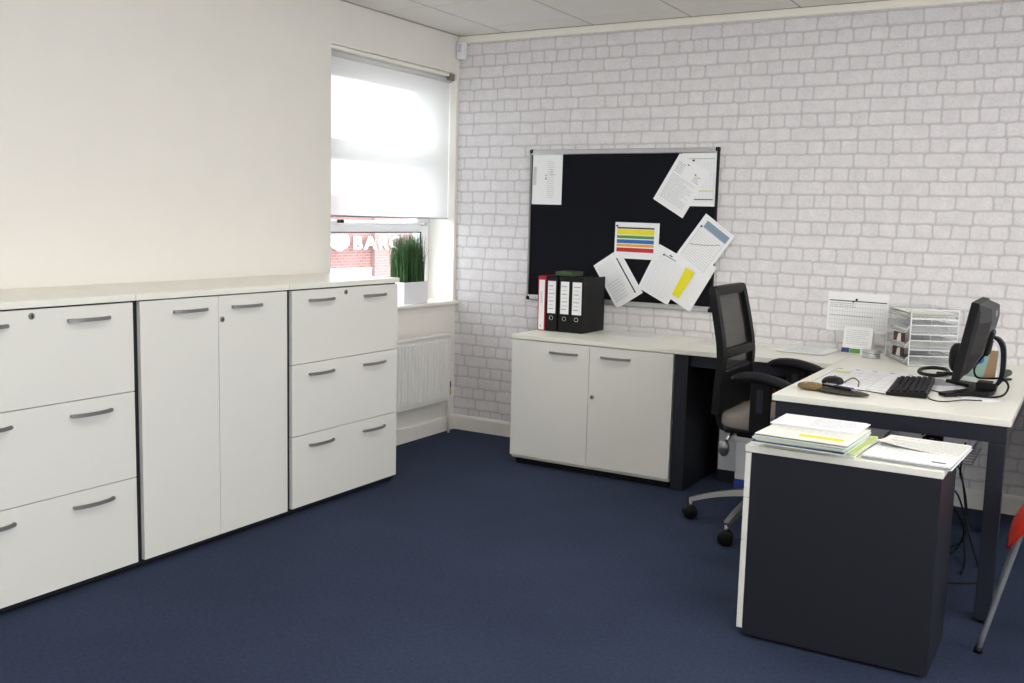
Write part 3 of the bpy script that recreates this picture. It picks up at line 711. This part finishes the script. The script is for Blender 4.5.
# ------------------------------------------------------------------ monitor
t = thing('computer_monitor', 'black flat monitor seen side-on on an angled silver and black stand', 'monitor', (3.2, -1.03, ZD))
my0, my1 = -1.235, -.845
tilt = math.radians(9.5); MM = T((3.141, -1.04, .812)) @ RZ(math.radians(0)) @ Matrix.Rotation(tilt, 4, 'Y')      # local x = depth (back), z = up
hw = .195; H_ = .308
MB().box((0, -hw, 0), (.030, hw, H_), bev=.004, mtx=MM).build('bezel', M['black'], t)
MB().box((-.0008, -hw+.016, .022), (.001, hw-.016, H_-.016), mtx=MM).build('screen', plain('dark_screen', (12, 14, 20), .15), t)
m = MB()
sec = [(.030, .012), (.030, H_-.004), (.074, H_-.014), (.084, H_-.06), (.080, .12), (.052, .035)]
tb = bmesh.new(); softcase = plain('dark_grey_casing', (34, 33, 32), .5); R0 = [tb.verts.new((x, -hw+.004, z)) for x, z in [(.030, .012), (.030, H_-.004), (.032, H_-.010), (.046, H_-.075), (.042, .11), (.032, .02)]]
R1 = [tb.verts.new((x, -hw+.028, z)) for x, z in sec]; R2 = [tb.verts.new((x, hw-.028, z)) for x, z in sec]
R3 = [tb.verts.new((v.co.x, hw-.004, v.co.z)) for v in R0]
for A_, B_ in ((R0, R1), (R1, R2), (R2, R3)):
    for j in range(6): tb.faces.new((A_[j], A_[(j+1) % 6], B_[(j+1) % 6], B_[j]))
tb.faces.new(R0[::-1]); tb.faces.new(R3); bmesh.ops.recalc_face_normals(tb, faces=tb.faces)
m._add(tb, softcase, MM)
bk = m.build('rear_casing', None, t)
m = MB()
for k in range(22): m.box((.031, -hw+.0025, .04+k*.0112), (.043, -hw+.0045, .0455+k*.0112), M['anth_metal'], mtx=MM)
m.build('side_vents', None, bk)
cu = bpy.data.curves.new('logo', 'FONT'); cu.body = 'DELL'; cu.size = .03; cu.extrude = .0004; cu.align_x = 'CENTER'
tmp = bpy.data.objects.new('tmp', cu); C.objects.link(tmp); dg = bpy.context.evaluated_depsgraph_get(); dg.update()
me = bpy.data.meshes.new_from_object(tmp.evaluated_get(dg)); bpy.data.objects.remove(tmp); me.materials.clear(); me.materials.append(M['silver'])
LG = MM @ T((.0838, .02, H_-.050)) @ Matrix.Rotation(math.radians(-12), 4, 'Y') @ Matrix(((0, 0, 1, 0), (1, 0, 0, 0), (0, 1, 0, 0), (0, 0, 0, 1)))
me.transform(LG); lo = bpy.data.objects.new('logo', me); C.objects.link(lo); lo.parent = bk
MB().box((.078, -.05, .10), (.096, .05, .20), bev=.006, mtx=MM).build('mount_plate', M['black'], t)
pts = [(3.232, -1.03, .958), (3.262, -1.03, .962), (3.285, -1.03, .935), (3.292, -1.03, .88), (3.29, -1.03, .815), (3.272, -1.03, .782), (3.21, -1.03, .756)]
def smooth_pts(P, n=5):
    P = [Vector(p) for p in P]; out = []
    for i in range(len(P)-1):
        p0, p1, p2, p3 = P[max(i-1, 0)], P[i], P[i+1], P[min(i+2, len(P)-1)]
        for k in range(n):
            u = k/n; out.append(.5*((2*p1)+(p2-p0)*u+(2*p0-5*p1+4*p2-p3)*u*u+(3*p1-p0-3*p2+p3)*u**3))
    out.append(P[-1]); return out
sp = smooth_pts(pts)
MB().sweep([p+Vector((.0125, .0, .0)) for p in sp], [(-.0085, -.028), (.0085, -.028), (.0085, .028), (-.0085, .028)], upv=(0, 1, 0), smooth=False).build('stand_arm', M['black'], t)
MB().sweep(sp, [(-.003, -.029), (.003, -.029), (.003, .029), (-.003, .029)], upv=(0, 1, 0), smooth=False).build('silver_inlay', plain('pale_silver_plastic', (204, 208, 222), .35), t)
m = MB()
m.prism([(3.10, -1.24), (3.13, -1.262), (3.24, -1.155), (3.27, -1.14), (3.285, -1.09), (3.285, -.97), (3.25, -.90), (3.10, -.84), (3.08, -.87), (3.18, -.96), (3.19, -1.07)], ZD+.004, ZD+.018, bev=.003)
m.box((3.215, -1.075, ZD+.015), (3.29, -.985, ZD+.045), bev=.006)
m.build('foot', M['black'], t)
m = MB(); m.lathe((3.24, -1.20, ZD), [(.075, .0002), (.078, .0015), (.075, .003)], M['pot'], n=40); tag(m.build('white_disc'), 'flat white disc lying under the monitor foot', 'disc')

def cable(name, label, pts, r=.0028, mat='black', n=6, kind=None):
    m = MB(); m.tube(smooth_pts(pts, 6), r, n=n); return tag(m.build(name, M[mat]), label, 'cable')
cable('monitor_cable', 'thick black cable looping down behind the monitor stand', [(3.24, -.98, .90), (3.20, -.99, .84), (3.21, -1.0, .80), (3.26, -1.05, .805), (3.31, -1.10, .815), (3.335, -1.12, .79), (3.32, -1.15, .757), (3.27, -1.18, .748), (3.20, -1.17, .747)], .0042)
cable('keyboard_cable', 'thin black cable running from the keyboard to the monitor', [(3.055, -1.24, .747), (3.09, -1.36, .7462), (3.14, -1.38, .7462), (3.20, -1.30, .7475), (3.26, -1.27, .7475)], .0022)
cable('mouse_cable', 'thin black cable crossing the desk pad from the mouse', [(2.70, -1.27, .752), (2.76, -1.33, .7475), (2.83, -1.33, .7475), (2.90, -1.35, .7475), (2.925, -1.36, .7475)], .0022)
cable('screen_cable', 'thin black cable between the keyboard and the monitor base', [(3.045, -1.10, .7462), (3.09, -1.15, .7462), (3.14, -1.13, .7462), (3.19, -1.16, .749)], .0022)

# keyboard
t = thing('keyboard', 'black computer keyboard on the desk in front of the monitor', 'keyboard', (2.985, -1.13, ZD))
KM = T((2.985, -1.13, ZD)) @ RZ(math.radians(94.0))      # local x = length, y = towards chair
kl, kw = .45, .148
m = MB(); m.prism([(-kw/2, .002), (kw/2, .002), (kw/2, .013), (-kw/2, .024)], -kl/2, kl/2, plane='yz', mtx=KM, bev=.002); m.build('case', M['black'], t)
m = MB()
for r in range(6):
    y = -kw/2+.018+r*.0215; z = .0235-(y+kw/2)/kw*.011
    n_ = 19
    for c in range(n_):
        if r == 5 and 3 < c < 10: continue
        x = -kl/2+.014+c*.0224; m.box((x, y-.0082, z-.002), (x+.0185, y+.0082, z+.007), bev=.0015, seg=1, mtx=KM)
    if r == 5: m.box((-kl/2+.014+4*.0224, y-.0082, z-.002), (-kl/2+.014+9*.0224+.0185, y+.0082, z+.007), bev=.0015, seg=1, mtx=KM)
m.build('keys', M['softblack'], t)

# desk pad
sheet('desk_pad', 'large white calendar desk pad under the mouse and keyboard', 'desk pad', .40, .59, T((2.808, -1.01, ZD+.0003)),
      grid_(-.18, .18, -.26, .24, 7, 6, 'paleink', .0016)+[(-.195+k*.075, .262, -.175+k*.075, .272, 'darkink') for k in range(5)]+[(-.195+k*.075, -.285, -.175+k*.075, -.277, 'darkink') for k in range(5)]+[(-.19, .12, -.12, .20, 'lime'), (-.198, -.27, -.195, .27, 'ink')]+lines(-.15, .15, -.2, .2, .034, 'ink', .002, seed=51, fill=.6), th=.002)
sheet('desk_note', 'white sheet lying between the keyboard and the monitor foot', 'paper', .14, .25, T((3.10, -.98, ZD+.0003)) @ RZ(.1), lines(-.05, .05, -.1, .1, .014, 'paleink', .002, seed=52))
# mouse
t = thing('computer_mouse', 'black computer mouse on the desk pad near the pen case', 'mouse', (2.69, -1.20, ZD+.003))
m = MB(); m.ell((2.69, -1.20, ZD+.006), (.042, .062, .024), M['black'], p=.85); bmesh.ops.bisect_plane(m.bm, geom=m.bm.verts[:]+m.bm.edges[:]+m.bm.faces[:], plane_co=(0, 0, ZD+.0028), plane_no=(0, 0, 1), clear_inner=True); m.build('body', None, t)
m = MB(); m.lathe((2.69, -1.165, ZD+.024), [(.006, -.003), (.006, .003)], M['anth_metal'], axis='x'); m.build('scroll_wheel', None, t)
cable('tan_strap', 'short tan curled strap beside the mouse', [(2.735, -1.19, .752), (2.76, -1.16, .768), (2.79, -1.19, .762), (2.80, -1.24, .7475)], .003, 'tan')
# pen case
t = thing('pen_case', 'dark olive leather pen case with tan end near the desk corner', 'pen case', (2.74, -1.43, ZD))
PM = T((2.74, -1.435, ZD)) @ RZ(math.radians(-12))
m = MB(); m.ell((.035, 0, .010), (.115, .047, .010), M['olive'], mtx=PM, n=28); m.build('body', None, t)
m = MB(); m.ell((-.085, .0, .015), (.055, .040, .0148), M['tan'], mtx=PM, n=24, p=.8); m.build('tan_end', None, t)
m = MB(); 
for x, y in ((-.10, -.018), (-.055, -.02)): m.lathe((x, y, .026), [(.006, 0), (.005, .004), (.0, .005)], M['gold'], n=12, mtx=PM)
m.build('stud', None, t)
for k, (y, mt_, lab) in enumerate(((.012, 'purple', 'purple pen lying on top of the olive pen case'), (-.010, 'black', 'black pen with silver clip lying on the olive pen case'))):
    t2 = thing('pen', lab, 'pen', (2.76, -1.43, ZD+.02), 'pens on the pen case')
    m = MB(); m.tube([PM @ Vector((-.035, y, .028)), PM @ Vector((.085, y-.006, .0245))], .0045, M[mt_], n=10); m.build('barrel', None, t2)
    m = MB(); m.tube([PM @ Vector((.085, y-.006, .0245)), PM @ Vector((.102, y-.007, .022))], .0042, M['silver'], scales=[1, .2]); m.build('tip', None, t2)
    m = MB(); m.tube([PM @ Vector((-.03, y-.001, .0335)), PM @ Vector((.012, y-.002, .0325))], .0014, M['silver'], n=6); m.build('clip', None, t2)
# headset behind the monitor
t = thing('headset', 'black headset lying behind the monitor with its band on the desk', 'headset', (3.0, -.66, ZD))
m = MB(); ring = [(3.0+.06*math.cos(a), -.62+.105*math.sin(a), ZD+.012+.004*math.sin(a)) for a in [2*PI*k/28 for k in range(28)]]; m.tube(ring, .0085, n=8, closed=True); m.build('head_band', M['black'], t)
MB().ell((3.105, -.72, ZD+.095), (.036, .045, .065), n=20, p=.8, mtx=None).build('ear_cushion', M['black'], t)
MB().tube(smooth_pts([(3.02, -.67, ZD+.012), (3.09, -.69, ZD+.02), (3.105, -.71, ZD+.04)]), .008).build('yoke', M['black'], t)
sheet('grey_folder', 'flat grey folder poking out under the monitor', 'folder', .10, .16, T((3.05, -.88, ZD+.0012)) @ RZ(.5), (), 'ink', .003)
# postcards behind the stand
t = thing('picture_cards', 'colourful green, blue and brown cards standing behind the monitor', 'cards', (3.19, -.60, ZD))
mt = T((3.19, -.60, ZD+.001)) @ RZ(math.radians(-14)) @ Matrix.Rotation(math.radians(-10), 4, 'X')
m = MB(); m.box((-.085, -.001, 0), (.06, .001, .125), M['teal'], mtx=mt); m.prism([(.01, .001), (.059, .001), (.059, .124), (.03, .124)], -.002, -.001, M['brown'], plane='xz', mtx=mt)
m.lathe((-.015, -.002, .08), [(.02, 0), (.02, -.001)], M['blue'], n=24, axis='y', mtx=mt); m.prism([(-.084, .07), (-.03, .124), (-.084, .124)], -.0025, -.001, M['paper2'], plane='xz', mtx=mt); m.build('front_card', None, t)
m = MB(); m.box((-.07, .03, 0), (.05, .033, .14), M['paper2'], mtx=T((3.19, -.60, ZD+.001)) @ RZ(math.radians(-14)) @ Matrix.Rotation(math.radians(4), 4, 'X')); m.build('rear_card', None, t)
t = thing('stapler', 'small dark green stapler standing right of the monitor stand', 'stapler', (3.29, -.62, ZD))
SM = T((3.285, -.62, ZD)) @ RZ(math.radians(70))
MB().box((-.05, -.013, 0), (.05, .013, .008), bev=.003, mtx=SM).build('base', M['black'], t)
m = MB(); m.prism([(-.05, .008), (.045, .022), (.052, .036), (.03, .048), (-.05, .030)], -.011, .011, plane='xz', mtx=SM, bev=.003); m.build('arm', plain('stapler_green', (38, 58, 50), .4), t)

# ------------------------------------------------------------------ stacks on the pedestal
ZP = .6632
def block(name, label, x0, y0, x1, y1, z0, z1, ang, edge, top_, prints=(), parts=6, seed=1, group='paper stacks on the pedestal'):
    R = random.Random(seed); t = thing(name, label, 'papers', ((x0+x1)/2, (y0+y1)/2, z0), group)
    cx, cy, w_, h_ = (x0+x1)/2, (y0+y1)/2, x1-x0, y1-y0; n = parts; th = (z1-z0)/n
    for k in range(n):
        mt = T((cx+R.uniform(-.005, .005), cy+R.uniform(-.005, .005), z0+k*th)) @ RZ(math.radians(ang+R.uniform(-1.6, 1.6)))
        m = MB(); m.box((-w_/2, -h_/2, .0001), (w_/2, h_/2, th-.0003), M[edge[k % len(edge)] if k < n-1 else top_], mtx=mt)
        if k == n-1:
            for (a, b, c, d, mm) in prints: m.box((a, b, th-.0004), (c, d, th+.0002), M[mm], mtx=mt)
        m.build('paper_bundle', None, t)
    return t
block('paper_stack', 'pale green-edged ream of papers at the bottom of the left stack', 2.705, -2.185, 2.995, -1.865, ZP, ZP+.017, -2, ['greenpaper', 'paper2', 'greenpaper'], 'lime', parts=4, seed=3)
block('paper_stack', 'thick pale ream with a yellow highlighted strip, topmost at the front left', 2.680, -2.225, 2.975, -1.925, ZP+.0172, ZP+.050, -3, ['paper2', 'navyprint', 'greenpaper', 'paper2', 'greenpaper', 'greenpaper'], 'paper2',
      [(-.02, -.105, .12, -.070, 'yellow')]+lines(-.12, .12, -.03, .03, .018, 'paleink', .003, seed=61), parts=9, seed=4)
block('paper_stack', 'white paper bundle lying behind the highlighted ream on the same stack', 2.685, -2.06, 2.965, -1.865, ZP+.0502, ZP+.058, -2, ['paper2', 'paper'], 'paper', lines(-.02, .13, -.08, .08, .016, 'paleink', .003, seed=62), parts=3, seed=5)
block('paper_stack', 'flat sheets overhanging the right edge of the pedestal', 3.012, -2.165, 3.275, -1.80, ZP, ZP+.012, -3, ['paper', 'ink', 'paper2'], 'paper', lines(-.12, .13, -.16, .16, .02, 'paleink', .003, seed=63)+[(.07, -.15, .11, -.137, 'darkink')], parts=3, seed=6)
sheet('curled_sheet', 'curled top sheet with faint writing over the flat sheets', 'paper', .255, .21, T((3.145, -1.90, ZP+.0125)) @ RZ(math.radians(-4)) @ Matrix.Rotation(PI, 4, 'Z'), lines(-.13, .12, -.08, .09, .013, 'paleink', .0025, seed=64), 'paper2', curl=.10)

# ------------------------------------------------------------------ under the desks
t = thing('archive_box', 'white archive box with a blue bottom band under the wall desk', 'box', (2.2, -.2, 0))
MB().box((2.03, -.345, .05), (2.40, -.09, .265), bev=.002).build('box_body', M['boxwhite'], t); MB().box((2.028, -.347, 0), (2.402, -.088, .05), bev=.001).build('blue_band', M['bluebox'], t)
MB().box((2.022, -.352, .255), (2.407, -.083, .300), bev=.002).build('lid', M['boxwhite'], t)
t = thing('file_box', 'plain white file box beside the archive box under the wall desk', 'box', (1.95, -.2, 0))
MB().box((1.905, -.255, .065), (2.015, -.085, .315), bev=.002).build('box_body', M['boxwhite'], t); MB().box((1.903, -.257, 0), (2.017, -.083, .064), bev=.002).build('dark_base', M['anth'], t)
t = thing('cardboard_carton', 'mustard brown cardboard carton standing on the archive box', 'box', (2.12, -.22, .3))
MB().box((2.03, -.30, .3005), (2.17, -.15, .585), bev=.002).build('carton_body', M['kraft'], t)
MB().prism([(2.03, .586), (2.17, .586), (2.185, .63), (2.04, .62)], -.302, -.298, plane='xz').build('flap', M['kraft'], t)
R = random.Random(5)
for k, (pts, lab) in enumerate((
    ([(3.19, -1.27, .57), (3.19, -1.275, .50), (3.17, -.86, .36), (3.20, -.85, .22), (3.20, -.86, .10), (3.22, -.95, .006), (3.22, -1.10, .005)], 'black power cable hanging straight down from the basket'),
    ([(3.15, -1.32, .57), (3.12, -1.31, .45), (3.16, -1.1, .30), (3.20, -.87, .12), (3.15, -.86, .006), (3.05, -.95, .005)], 'black network cable bowing left below the basket'),
    ([(3.21, -1.22, .57), (3.20, -1.22, .45), (3.18, -.83, .30), (3.21, -.83, .12), (3.27, -.95, .006), (3.30, -1.15, .005), (3.16, -1.25, .005)], 'black cable trailing across the floor below the desk'),
    ([(3.10, -1.22, .57), (3.13, -1.18, .40), (3.16, -.80, .25), (3.20, -.78, .07), (3.10, -.80, .006), (2.95, -.75, .005)], 'rearmost black cable below the desk basket'))):
    cable('hanging_cable', lab, pts, .004)['group'] = 'cables hanging under the desk'
m = MB()
for k in range(9): 
    a = k*.7; m.tube(smooth_pts([(3.10+.035*math.cos(a+j), -1.30+.03*math.sin(a+j*1.3), .553+.012*k*.7+.008*math.sin(j*2+k)) for j in range(6)]), .004, n=6)
tag(m.build('cable_bundle', M['black']), 'tangled black cables lying in the wire basket under the desk', 'cable', kind='stuff')

# ------------------------------------------------------------------ potted grass
t = thing('potted_grass', 'tall green artificial grass in a white square pot on the sill', 'plant', (-.09, -.42, WZ0))
gx0, gx1, gy0, gy1 = -.165, -.03, -.515, -.270
m = MB(); m.prism([(gx0+.006, gy0+.006), (gx1-.004, gy0+.006), (gx1-.004, gy1-.006), (gx0+.006, gy1-.006)], WZ0+.0005, WZ0+.006)
for a, b in (((gx0, gy0), (gx1, gy0+.006)), ((gx0, gy1-.006), (gx1, gy1)), ((gx0, gy0+.006), (gx0+.006, gy1-.006)), ((gx1-.006, gy0+.006), (gx1, gy1-.006))): m.box((a[0], a[1], WZ0+.0005), (b[0], b[1], WZ0+.132))
m.build('pot', M['pot'], t); MB().box((gx0+.006, gy0+.006, WZ0+.1), (gx1-.006, gy1-.006, WZ0+.12)).build('soil', M['soil'], t)
m = MB(); R = random.Random(11)
for k in range(1100):
    x = R.uniform(gx0+.012, gx1-.012); y = R.uniform(gy0+.012, gy1-.012); h = R.uniform(.235, .315)*(1 if R.random() < .85 else .8)
    lx = R.gauss(0, .016); ly = R.gauss(0, .016); w_ = R.uniform(.0018, .0034); a = R.uniform(0, PI); dx, dy = math.cos(a)*w_, math.sin(a)*w_
    z0 = WZ0+.118; prev = None
    for j in range(5):
        u = j/4; c = Vector((x+lx*u*u, y+ly*u*u, z0+h*u)); s_ = 1-u*.85
        v = [m.bm.verts.new(c+Vector((dx*s_, dy*s_, 0))), m.bm.verts.new(c+Vector((-dx*s_, -dy*s_, 0)))]
        if prev: m.bm.faces.new((prev[0], prev[1], v[1], v[0]))
        prev = v
m.build('grass_blades', M['grass'], t)

# ------------------------------------------------------------------ office chair
HX, HY = 2.36, -.96
t = thing('office_chair', 'black mesh-back swivel chair with taupe seat tucked at the desk', 'chair', (HX, HY, 0))
m = MB(); m.lathe((HX, HY, .10), [(.034, 0), (.040, .01), (.040, .05), (.030, .066)], M['steel']); 
base = m.build('base_hub', None, t)
for k in range(5):
    a = math.radians(187.5+72*k); d = Vector((math.cos(a), math.sin(a), 0)); sd = Vector((-d.y, d.x, 0)); c = Vector((HX, HY, 0))
    m = MB(); pts = [c+d*.03+Vector((0, 0, .168)), c+d*.12+Vector((0, 0, .158)), c+d*.24+Vector((0, 0, .130)), c+d*.337+Vector((0, 0, .094))]
    m.sweep(smooth_pts(pts), [(-.024, -.016), (-.018, .012), (.018, .012), (.024, -.016)], M['steel'], smooth=False, scales=[1.15-.5*i/15 for i in range(16)])
    lg = m.build('leg', None, t)
    e = c+d*.330
    m = MB(); m.tube([e+Vector((0, 0, .09)), e+Vector((0, 0, .05))], .0095, M['steel']); m.build('castor_stem', None, lg)
    m = MB(); o = Vector((.006, .0, 0)); q = e+Vector((d.x*.004, d.y*.004, .0))
    rot = T((q.x, q.y, .0345)) @ RZ(math.radians((-58, -75, 94, 131, 168)[k]))
    for s in (-1, 1): m.lathe((s*.016, 0, 0), [(.028, -.012), (.0335, -.008), (.0340, .006), (.028, .010)], M['black'], n=22, axis='x', mtx=rot)
    m.box((-.008, -.02, -.006), (.008, .02, .030), M['black'], bev=.004, mtx=rot); m.build('castor', None, lg)
m = MB(); m.lathe((HX, HY, .165), [(.030, 0), (.030, .14), (.020, .142), (.020, .27)], M['black']); m.build('gas_lift', None, t)
m = MB(); m.box((HX-.12, HY-.08, .428), (HX+.11, HY+.08, .478), M['black'], bev=.012); m.box((HX-.19, HY-.035, .43), (HX-.11, HY+.035, .475), M['black'], bev=.01)
me_ = m.build('tilt_mechanism', None, t)
m = MB(); m.tube(smooth_pts([(HX-.10, HY-.09, .455), (HX-.125, HY-.12, .445), (HX-.14, HY-.135, .42)]), .008, M['chrome']); m.ell((HX-.150, HY-.14, .385), (.026, .020, .040), M['steel'], n=16); m.build('lever', None, me_)
m = MB()
def seat_grid(z0, z1, x0, x1, yy0, yy1, crown, mat):
    mm = MB(); mm.ell(((x0+x1)/2, (yy0+yy1)/2, (z0+z1)/2), ((x1-x0)/2, (yy1-yy0)/2, (z1-z0)/2), M[mat], n=44, p=.42); return mm
seat_grid(.484, .562, 2.19, 2.665, -1.195, -.725, .01, 'seatfab').build('seat_cushion', None, t)
seat_grid(.468, .505, 2.200, 2.655, -1.188, -.732, 0, 'black').build('seat_pan', None, t)
cv = [(.535, 2.188), (.60, 2.190), (.70, 2.196), (.78, 2.204), (.86, 2.196), (.95, 2.178), (1.03, 2.160), (1.112, 2.140)]   # z, x of the back
def bx(z):
    for (a, xa_), (b, xb_) in zip(cv, cv[1:]):
        if a <= z <= b: return xa_+(xb_-xa_)*(z-a)/(b-a)
    return cv[-1][1]
yc_ = (HY); 
def hwid(z): return .232-.012*max(0, (z-.8)/.3)
m = MB()
for s in (-1, 1):
    P = []; zz = .55
    while zz <= 1.085: P.append((bx(zz), HY+s*(hwid(zz)-.022), zz)); zz += .035
    P.append((bx(1.10), HY+s*(hwid(1.1)-.030), 1.098))
    m.sweep(P, [(-.022, -.016), (.022, -.016), (.022, .016), (-.022, .016)], M['black'], upv=(1, 0, 0), smooth=False)
def hbar(z, hh, y0_, y1_, th=.016):
    m.box((bx(z)-th, y0_, z-hh), (bx(z)+th, y1_, z+hh), M['black'], bev=.006)
hbar(1.092, .022, HY-.2, HY+.2); hbar(.815, .022, HY-.20, HY+.20)
m.box((2.176, HY-.2, .555), (2.212, HY+.2, .745), M['black'], bev=.01)
m.build('back_frame', None, t)
m = MB(); P = []; zz = .73
while zz <= 1.1: P.append((bx(zz)-.004, HY, zz)); zz += .03
m.sweep(P, [(-.20, -.0012), (.20, -.0012), (.20, .0012), (-.20, .0012)], M['net'], upv=(1, 0, 0), smooth=True); m.build('back_netting', None, t)
m = MB(); m.sweep(smooth_pts([(HX-.17, HY, .45), (2.155, HY, .46), (2.135, HY, .53), (2.148, HY, .66), (2.165, HY, .76)]), [(-.035, -.012), (.035, -.012), (.035, .012), (-.035, .012)], M['black'], upv=(1, 0, 0), smooth=False); m.build('back_support', None, t)
for s, yaw in ((-1, 0), (1, 0)):
    ya = HY+s*.278
    m = MB(); m.box((HX+.0, ya-.012, .50), (HX+.09, ya+.012, .73), M['black'], bev=.008)
    m.box((HX+.03, min(ya-s*.10, ya)-.0, .452), (HX+.09, max(ya-s*.10, ya)+.0, .470), M['black'], bev=.005); m.box((HX+.03, ya-.010, .452), (HX+.09, ya+.010, .51), M['black'], bev=.005)
    ar = m.build('armrest', None, t)
    MB().box((HX+.03, ya-.016, .59), (HX+.06, ya-.0121, .69), M['anth_metal'], bev=.001).build('height_button', None, ar)
    m = MB(); P = []
    for i in range(13):
        u = i/12; P.append((HX-.085+u*.268, ya, .722+.024*math.sin(PI*min(1, u*1.0+.08))-.012*u))
    sc = [max(.45, min(1, math.sin(PI*min(.5, (.06+u)*2.2)) if u < .5 else math.sin(PI*min(.5, (1.06-u)*2.2)))) for u in [i/12 for i in range(13)]]
    n = 14; sec = [(.042*math.copysign(abs(math.cos(2*PI*k/n))**.7, math.cos(2*PI*k/n)), .021*math.copysign(abs(math.sin(2*PI*k/n))**.7, math.sin(2*PI*k/n))) for k in range(n)]
    m.sweep(P, sec, M['softblack'], upv=(0, 0, 1), scales=sc); m.build('arm_pad', None, ar)

# ------------------------------------------------------------------ red chair at the right edge
t = thing('red_chair', 'red plastic stacking chair with grey tube legs cut by the right edge', 'chair', (3.68, -1.78, 0))
tb = bmesh.new(); NX, NY = 16, 12; x0, x1, y0, y1 = 3.410, 3.88, -1.95, -1.50
def shell(u, v):        # u: 0 front lip .. 1 back top ; v across
    if u < .55:
        a = u/.55; x = x0+(x1-x0)*a; z = .545-.012*math.sin(PI*a)
        z -= .15*((.2-a)/.2)**1.6 if a < .2 else 0
    else:
        a = (u-.55)/.45; x = x1+.03*math.sin(a*PI/2)+.05*a; z = .545+.02*a+.32*a
    yy = y0+(y1-y0)*v; e = abs(v*2-1); z += (-.05 if u < .55 else 0)*max(0, e-.78)/.22*1.0
    if u >= .55: x -= .03*e*e
    cr = .06*max(0, (.12-u)/.12)**2+.06*max(0, (u-.88)/.12)**2
    yy = (y0+y1)/2+(yy-(y0+y1)/2)*(1-cr/.22)
    return Vector((x, yy, z))
g = [[tb.verts.new(shell(i/NX, j/NY)) for j in range(NY+1)] for i in range(NX+1)]
for i in range(NX):
    for j in range(NY): tb.faces.new((g[i][j], g[i+1][j], g[i+1][j+1], g[i][j+1]))
m = MB(); m._add(tb, M['redplastic'], None, True); so = m.build('seat_shell', None, t); md = so.modifiers.new('thick', 'SOLIDIFY'); md.thickness = .006; md2 = so.modifiers.new('sub', 'SUBSURF'); md2.levels = 1; md2.render_levels = 1
for y, s in ((-1.86, -1), (-1.60, 1)):
    for (pts) in ([(3.60, y, .515), (3.51, y, .51), (3.474, y, .475), (3.445, y+s*.0, .38), (3.36, y+s*.01, .012)], [(3.72, y, .515), (3.82, y, .51), (3.85, y, .475), (3.88, y, .30), (3.95, y+s*.02, .012)]):
        l = MB().tube(smooth_pts(pts), .0095, n=12).build('leg', M['greysteel'], t)
        e = pts[-1]; MB().lathe((e[0], e[1], 0), [(.013, 0), (.013, .018)], M['black'], n=12).build('foot_cap', None, l)
m = MB(); 
for x in (3.60, 3.72): m.tube([(x, -1.86, .515), (x, -1.60, .515)], .009)
m.build('cross_bar', M['greysteel'], t)
